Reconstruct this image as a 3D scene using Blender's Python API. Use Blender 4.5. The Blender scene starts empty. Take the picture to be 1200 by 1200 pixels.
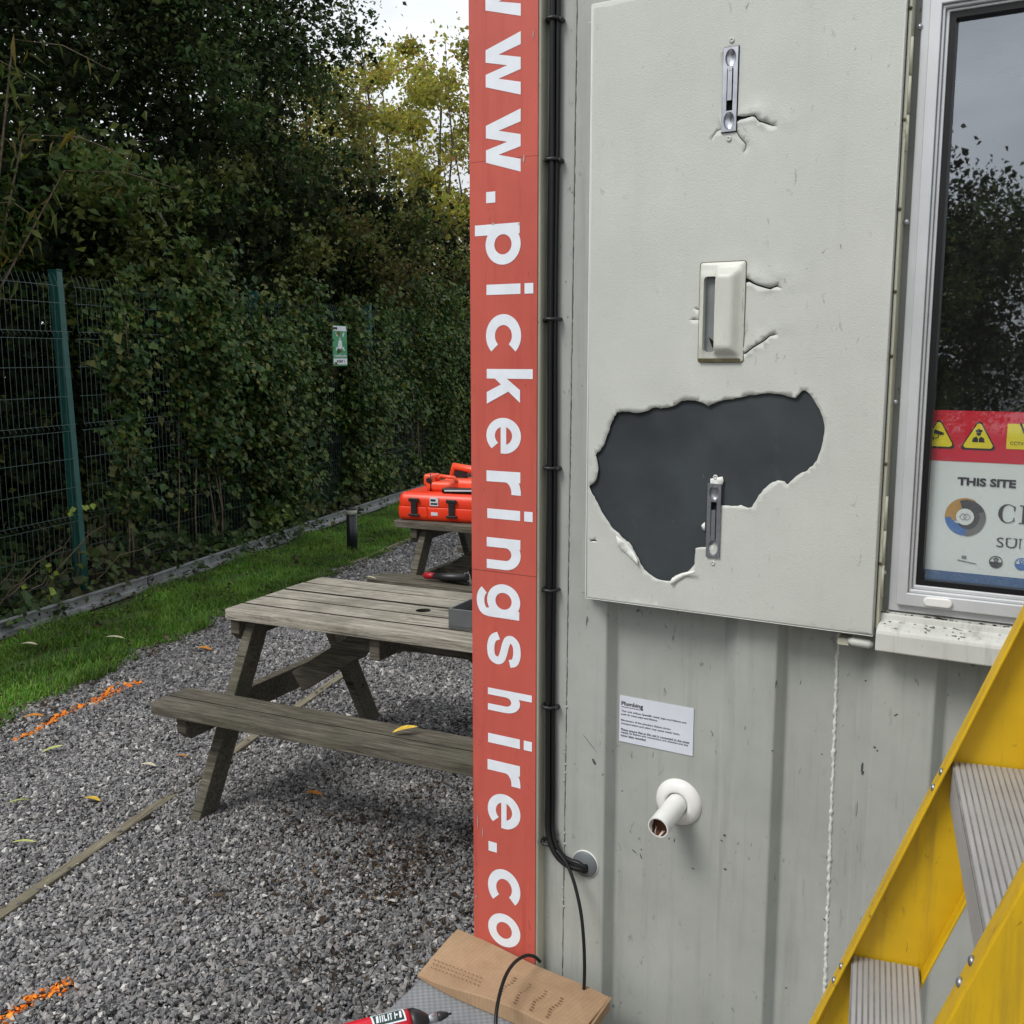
import bpy, bmesh, math, random
import numpy as np
from mathutils import Vector, Matrix
from mathutils.geometry import delaunay_2d_cdt

rnd = random.Random(7)
rng = np.random.default_rng(11)
R = math.radians
scene = bpy.context.scene
COL = scene.collection

# ------------------------------------------------------------------ camera, sky, sun, exposure
H = 1.72
PITCH = R(8.6)
cam_d = bpy.data.cameras.new("camera")
cam = bpy.data.objects.new("camera", cam_d)
COL.objects.link(cam)
cam.location = (0, 0, H)
cam.rotation_euler = (R(90) - PITCH, 0, 0)
cam_d.sensor_width = 36
cam_d.lens = 36
cam_d.clip_start = 0.02
cam_d.clip_end = 2000
scene.camera = cam

SUN_EL, SUN_AZ = R(50), R(236)          # compass-style azimuth measured from +Y towards +X
world = bpy.data.worlds.new("World")
scene.world = world
world.use_nodes = True
wn_ = world.node_tree
wn_.nodes.clear()
def wnode(t, **k):
    n = wn_.nodes.new(t)
    for a, v in k.items():
        setattr(n, a, v)
    return n
w_out = wnode("ShaderNodeOutputWorld")
w_bg = wnode("ShaderNodeBackground")
w_sky = wnode("ShaderNodeTexSky", sky_type='NISHITA', sun_disc=False)
w_sky.sun_elevation = SUN_EL
w_sky.sun_rotation = SUN_AZ
w_sky.air_density = 1.0
w_sky.dust_density = 3.0
w_hs = wnode("ShaderNodeHueSaturation")
w_hs.inputs['Saturation'].default_value = 0.22
w_tc = wnode("ShaderNodeTexCoord")
w_map = wnode("ShaderNodeMapping")
w_map.inputs['Scale'].default_value = (1.0, 1.0, 2.6)
w_nz = wnode("ShaderNodeTexNoise")
w_nz.inputs['Scale'].default_value = 2.4
w_nz.inputs['Detail'].default_value = 7
w_nz.inputs['Roughness'].default_value = 0.55
w_rp = wnode("ShaderNodeMapRange")
w_rp.inputs['From Min'].default_value = 0.3
w_rp.inputs['From Max'].default_value = 0.7
w_rp.inputs['To Min'].default_value = 0.62
w_rp.inputs['To Max'].default_value = 1.32
w_ovc = wnode("ShaderNodeMix", data_type='RGBA')
w_ovc.inputs['Factor'].default_value = 0.6
w_ovc.inputs['B'].default_value = (7.6, 7.9, 8.2, 1)     # the even light of an overcast sky
w_mul = wnode("ShaderNodeMix", data_type='RGBA', blend_type='MULTIPLY')
w_mul.inputs['Factor'].default_value = 1.0
L = wn_.links.new
L(w_sky.outputs[0], w_hs.inputs['Color'])
L(w_hs.outputs[0], w_ovc.inputs['A'])
L(w_tc.outputs['Generated'], w_map.inputs[0])
L(w_map.outputs[0], w_nz.inputs['Vector'])
L(w_nz.outputs[0], w_rp.inputs['Value'])
L(w_ovc.outputs['Result'], w_mul.inputs['A'])
L(w_rp.outputs[0], w_mul.inputs['B'])
L(w_mul.outputs['Result'], w_bg.inputs['Color'])
w_bg.inputs['Strength'].default_value = 0.10
L(w_bg.outputs[0], w_out.inputs['Surface'])

sun_d = bpy.data.lights.new("sun", 'SUN')
sun_d.energy = 1.5
sun_d.angle = R(22)
sun_d.color = (1.0, 0.97, 0.92)
sun = bpy.data.objects.new("sun", sun_d)
COL.objects.link(sun)
sd = Vector((math.sin(SUN_AZ) * math.cos(SUN_EL), math.cos(SUN_AZ) * math.cos(SUN_EL), math.sin(SUN_EL)))
sun.rotation_euler = sd.to_track_quat('Z', 'Y').to_euler()
sun.location = (0, 0, 20)

vs = scene.view_settings
vs.view_transform = 'Standard'
vs.look = 'None'
vs.gamma = 1
vs.exposure = 0.55
vs.use_curve_mapping = False
scene.cycles.max_bounces = 8
scene.cycles.transparent_max_bounces = 12
scene.cycles.use_denoising = True

# ------------------------------------------------------------------ survey of the place
# cabin frame: u runs along the wall to the right, n out of the wall, z up
CAB = R(-30.8)
P0 = Vector((-0.0753, 2.0764, 0))
UL = Vector((math.cos(CAB), math.sin(CAB), 0))
NL = Vector((math.sin(CAB), -math.cos(CAB), 0))
def sight(px, py):
    x, y = (px - 600) / 1200.0, (600 - py) / 1200.0
    return Vector((x, math.cos(PITCH) + y * math.sin(PITCH), -math.sin(PITCH) + y * math.cos(PITCH)))
def on_wall(px, py, n=0.0):
    "where a bearing taken in the survey photograph meets the wall plane (offset n)"
    r = sight(px, py); o = P0 + NL * n; c = Vector((0, 0, H))
    t = (o - c).dot(NL) / r.dot(NL); p = c + r * t
    return (p - P0).dot(UL), p.z
def on_level(px, py, z=0.0):
    r = sight(px, py); t = (z - H) / r.z
    return Vector((r.x * t, r.y * t, z))
def cab(u, n, z):
    return P0 + UL * u + NL * n + Vector((0, 0, z))
# fence frame: t along the fence away from the first post, s behind it
FD = Vector((math.sin(R(16.5)), math.cos(R(16.5)), 0))
FN = Vector((-FD.y, FD.x, 0))
FP = Vector((-3.223, 7.516, 0))
def fen(t, s, z=0.0):
    return FP + FD * t + FN * s + Vector((0, 0, z))

# ------------------------------------------------------------------ materials
M = {}
class NT:
    def __init__(self, name):
        self.m = bpy.data.materials.new(name); self.m.use_nodes = True
        self.t = self.m.node_tree; self.t.nodes.clear()
        self.out = self.n("ShaderNodeOutputMaterial")
        self.b = self.n("ShaderNodeBsdfPrincipled")
        self.l(self.b.outputs[0], self.out.inputs[0])
        M[name] = self.m
    def n(self, ty, **k):
        x = self.t.nodes.new(ty)
        for a, v in k.items(): setattr(x, a, v)
        return x
    def l(self, a, b): self.t.links.new(a, b)
    def coord(self, scale=(1, 1, 1), what='Object', jitter=False):
        tc = self.n("ShaderNodeTexCoord"); mp = self.n("ShaderNodeMapping")
        mp.inputs['Scale'].default_value = scale
        self.l(tc.outputs[what], mp.inputs[0])
        if jitter:
            oi = self.n("ShaderNodeObjectInfo"); mu = self.n("ShaderNodeMath", operation='MULTIPLY')
            mu.inputs[1].default_value = 37.0
            self.l(oi.outputs['Random'], mu.inputs[0])
            self.l(mu.outputs[0], mp.inputs['Location'])
        return mp.outputs[0]
    def noise(self, scale, detail=5, rough=0.6, vec=None, dist=0.0):
        x = self.n("ShaderNodeTexNoise")
        x.inputs['Scale'].default_value = scale; x.inputs['Detail'].default_value = detail
        x.inputs['Roughness'].default_value = rough; x.inputs['Distortion'].default_value = dist
        if vec is not None: self.l(vec, x.inputs['Vector'])
        return x.outputs['Fac'] if 'Fac' in x.outputs else x.outputs[0]
    def ramp(self, v, stops):
        r = self.n("ShaderNodeValToRGB"); e = r.color_ramp.elements
        while len(e) < len(stops): e.new(0.5)
        for el, (p, c) in zip(e, stops):
            el.position = p
            el.color = (c, c, c, 1) if isinstance(c, (int, float)) else (*c, 1)
        self.l(v, r.inputs[0])
        return r.outputs[0]
    def mix(self, f, a, b, mode='MIX'):
        x = self.n("ShaderNodeMix", data_type='RGBA', blend_type=mode)
        for s, v in (('Factor', f), ('A', a), ('B', b)):
            if isinstance(v, tuple): x.inputs[s].default_value = (*v, 1)
            elif isinstance(v, (int, float)): x.inputs[s].default_value = v
            else: self.l(v, x.inputs[s])
        return x.outputs['Result']
    def base(self, v):
        if isinstance(v, tuple): self.b.inputs['Base Color'].default_value = (*v, 1)
        else: self.l(v, self.b.inputs['Base Color'])
        return self
    def set(self, rough=0.5, metal=0.0, spec=0.5):
        if isinstance(rough, (int, float)): self.b.inputs['Roughness'].default_value = rough
        else: self.l(rough, self.b.inputs['Roughness'])
        self.b.inputs['Metallic'].default_value = metal
        self.b.inputs['Specular IOR Level'].default_value = spec
        return self
    def bump(self, v, strength=0.2, dist=0.001):
        bp = self.n("ShaderNodeBump"); bp.inputs['Strength'].default_value = strength
        bp.inputs['Distance'].default_value = dist
        self.l(v, bp.inputs['Height']); self.l(bp.outputs[0], self.b.inputs['Normal'])
        return self

def simple(name, c, rough=0.5, metal=0.0, spec=0.5, var=0.12, scale=12.0, bump=0.0, bscale=200.0):
    t = NT(name)
    f = t.noise(scale, 4, 0.6, t.coord())
    lo = tuple(x * (1 - var) for x in c); hi = tuple(min(1, x * (1 + var)) for x in c)
    t.base(t.ramp(f, [(0.3, lo), (0.7, hi)])).set(rough, metal, spec)
    if bump: t.bump(t.noise(bscale, 2, 0.5, t.coord()), bump, 0.001)
    return t

def painted(name, c, dirt, rough, peel, streak=0.5, fleck=0.5, mott=0.08):
    "old matt paint on sheet steel: mottling, vertical streaks, small dirt flecks, stippled relief"
    t = NT(name)
    v = t.coord()
    f1 = t.noise(5.0, 6, 0.65, v)
    c1 = t.ramp(f1, [(0.3, tuple(x * (1 - mott) for x in c)), (0.7, tuple(x * (1 + mott) for x in c))])
    sv = t.coord((22, 22, 1.3))
    f2 = t.ramp(t.noise(1.6, 6, 0.7, sv), [(0.52, 0.0), (0.78, 1.0)])
    ms = t.n("ShaderNodeMath", operation='MULTIPLY'); ms.inputs[1].default_value = streak
    t.l(f2, ms.inputs[0])
    c2 = t.mix(ms.outputs[0], c1, dirt)
    fv = t.coord((1, 1, 0.45))
    f3 = t.ramp(t.noise(95, 3, 0.6, fv, 0.6), [(0.645, 0.0), (0.72, 1.0)])
    f3b = t.ramp(t.noise(7, 3, 0.6, v), [(0.45, 0.0), (0.65, 1.0)])
    mf = t.n("ShaderNodeMath", operation='MULTIPLY'); t.l(f3, mf.inputs[0]); t.l(f3b, mf.inputs[1])
    mg = t.n("ShaderNodeMath", operation='MULTIPLY'); t.l(mf.outputs[0], mg.inputs[0]); mg.inputs[1].default_value = fleck
    c3 = t.mix(mg.outputs[0], c2, tuple(x * 0.35 for x in dirt))
    t.base(c3).set(rough, 0, 0.4)
    bn = t.noise(420, 3, 0.6, v)
    t.bump(bn, peel, 0.0012)
    return t

painted('wall_paint', (0.350, 0.366, 0.342), (0.17, 0.175, 0.155), 0.5, 0.15, 0.42, 1.0, 0.12)
painted('post_paint', (0.42, 0.445, 0.41), (0.21, 0.20, 0.16), 0.5, 0.12, 0.45, 0.6)
painted('edge_paint', (0.50, 0.50, 0.40), (0.24, 0.22, 0.15), 0.5, 0.1, 0.5, 0.6)
painted('shutter_paint', (0.500, 0.515, 0.482), (0.27, 0.275, 0.25), 0.48, 0.5, 0.10, 0.55, 0.06)
painted('handle_paint', (0.54, 0.55, 0.50), (0.20, 0.19, 0.11), 0.38, 0.08, 0.4, 0.5, 0.12)
painted('caulk', (0.62, 0.63, 0.60), (0.35, 0.34, 0.3), 0.55, 0.2, 0.2, 0.5, 0.1)
painted('seam_caulk', (0.40, 0.41, 0.37), (0.22, 0.17, 0.09), 0.55, 0.2, 0.6, 0.8, 0.1)
painted('sill_paint', (0.55, 0.56, 0.53), (0.12, 0.10, 0.08), 0.55, 0.15, 0.6, 1.0, 0.14)
t = NT('slate_core'); v = t.coord()
c = t.ramp(t.noise(4.5, 4, 0.6, v), [(0.35, (0.020, 0.024, 0.028)), (0.65, (0.042, 0.051, 0.056))])
c = t.mix(t.ramp(t.noise(9, 6, 0.75, t.coord((1, 1, 0.6)), 0.8), [(0.60, 0.0), (0.78, 0.35)]), c, (0.12, 0.125, 0.125))
c = t.mix(t.ramp(t.noise(110, 2, 0.5, v), [(0.76, 0.0), (0.80, 0.55)]), c, (0.12, 0.12, 0.12))
t.base(c).set(0.62, 0, 0.35).bump(t.noise(60, 4, 0.6, v), 0.15, 0.001)
simple('bare_edge', (0.72, 0.73, 0.70), 0.4, 0, 0.5, 0.1)
painted('sign_red', (0.50, 0.098, 0.074), (0.36, 0.045, 0.034), 0.42, 0.03, 0.6, 0.55, 0.09)
simple('sign_white', (0.74, 0.78, 0.84), 0.4, 0, 0.5, 0.05, 30)
simple('black_rubber', (0.008, 0.008, 0.009), 0.35, 0, 0.35, 0.2)
simple('black_plastic', (0.018, 0.018, 0.02), 0.42, 0, 0.5, 0.2)
simple('dark_gap', (0.012, 0.012, 0.012), 0.9, 0, 0.1, 0.2)
simple('aluminium', (0.46, 0.46, 0.47), 0.5, 0.45, 0.5, 0.12, 9, 0.05, 300)
simple('tread_dirt', (0.20, 0.195, 0.185), 0.7, 0.1, 0.3, 0.3, 20)
simple('frame_white', (0.56, 0.575, 0.59), 0.36, 0.25, 0.5, 0.08, 9, 0.04, 200)
simple('steel', (0.55, 0.57, 0.62), 0.28, 0.9, 0.5, 0.15, 40)
simple('dark_steel', (0.32, 0.33, 0.36), 0.38, 0.8, 0.5, 0.2, 40)
simple('pvc', (0.74, 0.74, 0.72), 0.3, 0, 0.5, 0.05, 20)
simple('rust_dirt', (0.09, 0.035, 0.018), 0.8, 0, 0.2, 0.4, 60)
simple('dirt_line', (0.10, 0.095, 0.08), 0.8, 0, 0.2, 0.6, 25)
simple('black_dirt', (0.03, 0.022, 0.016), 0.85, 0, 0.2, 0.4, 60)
simple('grime', (0.10, 0.085, 0.045), 0.8, 0, 0.2, 0.5, 60)
simple('card_dark', (0.22, 0.14, 0.08), 0.85, 0, 0.2, 0.3, 60)
simple('entry_grey', (0.135, 0.15, 0.16), 0.5, 0.1, 0.5, 0.1, 30)
simple('grey_plate', (0.20, 0.215, 0.22), 0.5, 0.3, 0.5, 0.1, 30)
simple('paper_white', (0.62, 0.65, 0.72), 0.45, 0, 0.4, 0.04, 20)
simple('ink', (0.02, 0.02, 0.022), 0.6, 0, 0.3, 0.1)
simple('ink_soft', (0.07, 0.07, 0.08), 0.6, 0, 0.3, 0.1)
simple('poster_white', (0.66, 0.71, 0.70), 0.5, 0, 0.4, 0.05, 6)
simple('poster_red', (0.56, 0.012, 0.035), 0.5, 0, 0.4, 0.08, 10)
simple('poster_yellow', (0.72, 0.62, 0.02), 0.5, 0, 0.4, 0.05, 10)
simple('poster_blue', (0.03, 0.10, 0.24), 0.5, 0, 0.4, 0.1, 10)
simple('logo_gold', (0.42, 0.23, 0.04), 0.5, 0, 0.4, 0.2, 30)
simple('logo_blue', (0.035, 0.14, 0.40), 0.5, 0, 0.4, 0.2, 30)
simple('logo_grey', (0.035, 0.035, 0.04), 0.5, 0, 0.4, 0.3, 30)
simple('logo_silver', (0.13, 0.13, 0.125), 0.5, 0, 0.4, 0.2, 30)
simple('interior_dark', (0.06, 0.06, 0.055), 0.8, 0, 0.2, 0.3, 3)
simple('interior_floor', (0.05, 0.045, 0.04), 0.7, 0, 0.3, 0.2, 3)
painted('ladder_yellow', (0.58, 0.36, 0.006), (0.20, 0.13, 0.03), 0.5, 0.08, 0.65, 1.0, 0.13)
simple('case_orange', (0.80, 0.045, 0.012), 0.38, 0, 0.5, 0.06, 8)
simple('case_orange_pale', (0.80, 0.085, 0.03), 0.42, 0, 0.5, 0.06, 8)
simple('tool_red', (0.62, 0.012, 0.03), 0.35, 0, 0.5, 0.1, 20)
simple('tool_dark_red', (0.33, 0.01, 0.018), 0.4, 0, 0.5, 0.1, 20)
simple('dark_plate', (0.02, 0.05, 0.04), 0.4, 0, 0.5, 0.2, 20)
simple('damp_paint', (0.315, 0.33, 0.30), 0.42, 0, 0.4, 0.12, 14)
simple('grey_case', (0.10, 0.105, 0.11), 0.5, 0, 0.5, 0.1, 20)
simple('bollard_black', (0.010, 0.011, 0.016), 0.4, 0, 0.5, 0.2, 20)
simple('bollard_lens', (0.36, 0.36, 0.31), 0.4, 0, 0.5, 0.1, 20)
simple('sign_green', (0.02, 0.27, 0.10), 0.4, 0, 0.5, 0.1, 8)
simple('twig', (0.16, 0.12, 0.085), 0.8, 0, 0.2, 0.4, 30)
simple('bark', (0.075, 0.06, 0.045), 0.85, 0, 0.2, 0.4, 14, 0.6, 40)

# green powder-coated steel with scuffs
t = NT('fence_green'); v = t.coord((1, 1, 0.3))
t.base(t.mix(t.ramp(t.noise(30, 5, 0.7, v), [(0.55, 0.0), (0.75, 0.6)]), (0.016, 0.095, 0.082), (0.10, 0.20, 0.19))).set(0.42)
t = NT('wire_green'); t.base((0.06, 0.10, 0.09)).set(0.4, 0.1)
# galvanised rail
t = NT('galvanised'); v = t.coord((1, 1, 1))
t.base(t.mix(t.ramp(t.noise(9, 6, 0.7, v), [(0.4, 0.0), (0.7, 1.0)]), (0.29, 0.30, 0.31), (0.12, 0.125, 0.115))).set(0.55, 0.1)
t.bump(t.noise(40, 4, 0.6, v), 0.3, 0.002)
# weathered timber, grain along local x
def timber(name, light, mid, dark, green):
    t = NT(name)
    v = t.coord((1.1, 16, 16), jitter=True)
    g = t.noise(5.5, 8, 0.72, v, 0.5)
    c = t.ramp(g, [(0.28, dark), (0.47, mid), (0.68, light)])
    v2 = t.coord((1, 1, 1), jitter=True)
    c = t.mix(t.ramp(t.noise(3.2, 5, 0.6, v2), [(0.48, 0.0), (0.72, 0.75)]), c, green)
    v3 = t.coord((0.7, 42, 42), jitter=True)
    cr = t.ramp(t.noise(3.0, 4, 0.6, v3), [(0.60, 0.0), (0.68, 0.8)])
    c = t.mix(cr, c, tuple(x * 0.3 for x in dark))
    vk = t.n("ShaderNodeTexVoronoi"); vk.inputs['Scale'].default_value = 1.0
    t.l(t.coord((2.3, 9, 9), jitter=True), vk.inputs['Vector'])
    c = t.mix(t.ramp(vk.outputs['Distance'], [(0.07, 0.85), (0.16, 0.0)]), c, tuple(x * 0.6 for x in dark))
    c = t.mix(t.ramp(t.noise(11, 6, 0.75, v2), [(0.5, 0.0), (0.8, 0.5)]), c, dark)
    t.base(c).set(0.8, 0, 0.25)
    t.bump(g, 0.6, 0.004)
    return t
timber('table_wood', (0.50, 0.465, 0.40), (0.27, 0.245, 0.205), (0.07, 0.06, 0.047), (0.15, 0.14, 0.105))
timber('bench_wood', (0.20, 0.182, 0.145), (0.095, 0.084, 0.065), (0.028, 0.024, 0.018), (0.065, 0.066, 0.042))
timber('shaded_joint_wood', (0.05, 0.044, 0.036), (0.028, 0.024, 0.019), (0.012, 0.010, 0.008), (0.03, 0.03, 0.02))  # darkened copy for plank joints: dirt plus shade put into the colour
timber('edging_wood', (0.30, 0.27, 0.2), (0.19, 0.165, 0.12), (0.08, 0.068, 0.05), (0.16, 0.15, 0.10))
# cardboard
t = NT('cardboard'); v = t.coord()
wv = t.n("ShaderNodeTexWave"); wv.inputs['Scale'].default_value = 34; t.l(v, wv.inputs['Vector'])
c = t.ramp(t.noise(7, 6, 0.7, v), [(0.3, (0.28, 0.18, 0.105)), (0.7, (0.42, 0.285, 0.175))])
c = t.mix(t.ramp(wv.outputs['Fac'], [(0.0, 0.0), (1.0, 0.22)]), c, (0.27, 0.17, 0.10))
c = t.mix(t.ramp(t.noise(22, 5, 0.7, v), [(0.55, 0.0), (0.75, 0.45)]), c, (0.28, 0.18, 0.11))
t.base(c).set(0.8, 0, 0.2).bump(wv.outputs['Fac'], 0.45, 0.001)
# ribbed grey plastic lid
t = NT('crate_grey'); v = t.coord()
br = t.n("ShaderNodeTexChecker"); br.inputs['Scale'].default_value = 130; t.l(v, br.inputs['Vector'])
t.base(t.mix(t.ramp(br.outputs['Fac'], [(0.0, 0.0), (1.0, 0.55)]), t.ramp(t.noise(10, 5, 0.6, v), [(0.3, (0.19, 0.205, 0.22)), (0.7, (0.29, 0.305, 0.325))]), (0.13, 0.14, 0.155))).set(0.55).bump(br.outputs['Fac'], 0.7, 0.001)
# pane
t = NT('glass'); t.t.nodes.remove(t.b)
gl = t.n("ShaderNodeBsdfGlossy"); gl.inputs['Roughness'].default_value = 0.012
gl.inputs['Color'].default_value = (0.86, 0.92, 1.0, 1)
tr = t.n("ShaderNodeBsdfTransparent"); tr.inputs['Color'].default_value = (0.97, 0.985, 0.98, 1)
fr = t.n("ShaderNodeFresnel"); fr.inputs['IOR'].default_value = 2.9
mx = t.n("ShaderNodeMixShader")
df = t.n("ShaderNodeBsdfDiffuse"); df.inputs['Color'].default_value = (0.5, 0.5, 0.48, 1)
v = t.coord((1, 1, 1))
dirtf = t.ramp(t.noise(60, 6, 0.7, v), [(0.60, 0.012), (0.72, 0.12)])
mx2 = t.n("ShaderNodeMixShader")
gb_ = t.n("ShaderNodeNewGeometry"); mf_ = t.n("ShaderNodeMix", data_type='FLOAT')
mf_.inputs['B'].default_value = 0.15
t.l(gb_.outputs['Backfacing'], mf_.inputs['Factor']); t.l(fr.outputs[0], mf_.inputs['A'])
t.l(mf_.outputs[0], mx.inputs[0]); t.l(tr.outputs[0], mx.inputs[1]); t.l(gl.outputs[0], mx.inputs[2])
t.l(dirtf, mx2.inputs[0]); t.l(mx.outputs[0], mx2.inputs[1]); t.l(df.outputs[0], mx2.inputs[2])
t.l(mx2.outputs[0], t.out.inputs[0])
# foliage: each leaf its own colour, in patches
def foliage(name, cols, patch=None, trans=0.25, rough=0.42):
    t = NT(name)
    ge = t.n("ShaderNodeNewGeometry")
    n = len(cols)
    c = t.ramp(ge.outputs['Random Per Island'], [(i / max(1, n - 1), cc) for i, cc in enumerate(cols)])
    if patch:
        f = t.ramp(t.noise(0.9, 3, 0.6, t.coord()), [(0.50, 0.0), (0.68, 0.85)])
        c = t.mix(f, c, patch)
    f2 = t.noise(1.7, 3, 0.6, t.coord())
    c = t.mix(1.0, c, t.ramp(f2, [(0.32, 0.5), (0.5, 0.95), (0.68, 1.55)]), 'MULTIPLY')  # clump contrast: leaf age, plus lit and shaded masses put into the colour
    t.base(c).set(rough, 0, 0.45)
    tl = t.n("ShaderNodeBsdfTranslucent"); t.l(c, tl.inputs['Color'])
    ms = t.n("ShaderNodeMixShader"); ms.inputs[0].default_value = trans
    t.l(t.b.outputs[0], ms.inputs[1]); t.l(tl.outputs[0], ms.inputs[2])
    t.l(ms.outputs[0], t.out.inputs[0])
    return t
foliage('leaf_dark', [(0.0255, 0.0591, 0.0182), (0.0414, 0.0844, 0.0223), (0.0630, 0.1162, 0.0284), (0.1024, 0.1182, 0.0346)], (0.0827, 0.0760, 0.0325)).set(0.45, 0, 0.28)
foliage('leaf_shrub', [(0.0304, 0.0692, 0.0175), (0.0532, 0.1059, 0.0235), (0.0797, 0.1425, 0.0293), (0.1367, 0.1588, 0.0352)], (0.1423, 0.1324, 0.0313), 0.25).set(0.42, 0, 0.3)
foliage('leaf_mid', [(0.0475, 0.0814, 0.0216), (0.0797, 0.1262, 0.0274), (0.1235, 0.1669, 0.0333), (0.1709, 0.1221, 0.0391)], (0.1709, 0.1120, 0.0470), 0.3).set(0.45, 0, 0.28)
foliage('leaf_ivy', [(0.0210, 0.0562, 0.0162), (0.0367, 0.0870, 0.0216), (0.0576, 0.1151, 0.0270), (0.0890, 0.1376, 0.0297), (0.1702, 0.1615, 0.0378)], (0.1244, 0.1657, 0.0324), 0.2, 0.42).set(0.42, 0, 0.3)
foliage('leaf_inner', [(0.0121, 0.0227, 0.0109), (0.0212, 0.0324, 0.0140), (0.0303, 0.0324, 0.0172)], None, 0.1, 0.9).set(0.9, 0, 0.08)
foliage('leaf_olive', [(0.0698, 0.0899, 0.0216), (0.1164, 0.1373, 0.0288), (0.2095, 0.2059, 0.0360), (0.1630, 0.0936, 0.0336)], (0.2444, 0.2496, 0.0420), 0.5)
foliage('leaf_yellow', [(0.16, 0.21, 0.04), (0.28, 0.31, 0.05), (0.44, 0.40, 0.07), (0.26, 0.13, 0.045)], (0.36, 0.37, 0.06), 0.62)
foliage('leaf_willow', [(0.07, 0.11, 0.025), (0.10, 0.14, 0.03), (0.16, 0.17, 0.035), (0.30, 0.21, 0.03)], None, 0.4)
foliage('grass_blade', [(0.0524, 0.1498, 0.0144), (0.0873, 0.2246, 0.0216), (0.1339, 0.2870, 0.0312), (0.2328, 0.2995, 0.0600)], (0.1630, 0.2746, 0.0360), 0.4, 0.5)
foliage('litter', [(0.028, 0.015, 0.009), (0.045, 0.024, 0.013), (0.08, 0.046, 0.024), (0.035, 0.027, 0.02), (0.15, 0.10, 0.05)], None, 0.1, 0.7)
for nm, c in (('leaf_fall_yellow', (0.62, 0.42, 0.05)), ('leaf_fall_orange', (0.50, 0.20, 0.03)), ('leaf_fall_green', (0.42, 0.45, 0.14)), ('leaf_fall_pale', (0.55, 0.50, 0.36)), ('leaf_lime', (0.20, 0.27, 0.04))):
    simple(nm, c, 0.55, 0, 0.3, 0.3, 60)
# ground
t = NT('gravel_bed'); v = t.coord()
vo = t.n("ShaderNodeTexVoronoi"); vo.inputs['Scale'].default_value = 62; t.l(v, vo.inputs['Vector'])
hs = t.n("ShaderNodeSeparateColor"); t.l(vo.outputs['Color'], hs.inputs[0])
c = t.ramp(hs.outputs[0], [(0.0, (0.05, 0.05, 0.052)), (0.6, (0.13, 0.13, 0.13)), (1.0, (0.30, 0.29, 0.28))])
t.base(c).set(0.8).bump(vo.outputs['Distance'], 0.8, -0.01)
t = NT('stone')
ge = t.n("ShaderNodeNewGeometry")
c = t.ramp(ge.outputs['Random Per Island'], [(0.0, (0.085, 0.085, 0.09)), (0.30, (0.175, 0.175, 0.18)), (0.62, (0.27, 0.265, 0.27)), (0.80, (0.215, 0.195, 0.185)), (0.92, (0.36, 0.35, 0.34)), (1.0, (0.58, 0.56, 0.53))])
v = t.coord()
c = t.mix(1.0, c, t.ramp(t.noise(0.9, 4, 0.6, v), [(0.3, 0.7), (0.7, 1.25)]), 'MULTIPLY')
c = t.mix(0.5, c, t.ramp(t.noise(170, 3, 0.6, v), [(0.3, 0.5), (0.7, 1.4)]), 'MULTIPLY')
at = t.n("ShaderNodeAttribute"); at.attribute_name = 'spray'
c = t.mix(at.outputs['Fac'], c, t.ramp(t.noise(60, 3, 0.6, v), [(0.35, (0.70, 0.13, 0.008)), (0.65, (0.88, 0.33, 0.03))]))
t.base(c).set(0.72, 0, 0.35)
t = NT('soil'); v = t.coord()
t.base(t.ramp(t.noise(14, 8, 0.7, v), [(0.3, (0.018, 0.014, 0.010)), (0.7, (0.055, 0.042, 0.03))])).set(0.9).bump(t.noise(40, 6, 0.7, v), 0.8, 0.02)
t = NT('turf'); v = t.coord()
t.base(t.ramp(t.noise(25, 8, 0.7, v), [(0.3, (0.03, 0.06, 0.012)), (0.7, (0.07, 0.12, 0.022))])).set(0.9).bump(t.noise(60, 6, 0.7, v), 0.6, 0.02)

# ------------------------------------------------------------------ mesh helpers
def link(o, parent=None):
    COL.objects.link(o)
    if parent: o.parent = parent
    return o
def tag(o, label=None, cat=None, group=None, kind=None):
    if label: o['label'] = label
    if cat: o['category'] = cat
    if group: o['group'] = group
    if kind: o['kind'] = kind
    return o
def empty(name, loc, label, cat, rz=0.0, group=None):
    o = bpy.data.objects.new(name, None)
    o.empty_display_size = 0.1
    o.location = loc; o.rotation_euler = (0, 0, rz)
    link(o); return tag(o, label, cat, group)
def wall_thing(name, u, n, z, label, cat, group=None):
    o = empty(name, cab(u, n, z), label, cat, CAB, group)
    o['_'] = 0; del o['_']
    return o, (u, -n, z)
def tree_copy(o, parent=None):
    c = o.copy(); COL.objects.link(c)
    if parent: c.parent = parent
    for ch in list(o.children): tree_copy(ch, c)
    return c

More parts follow.
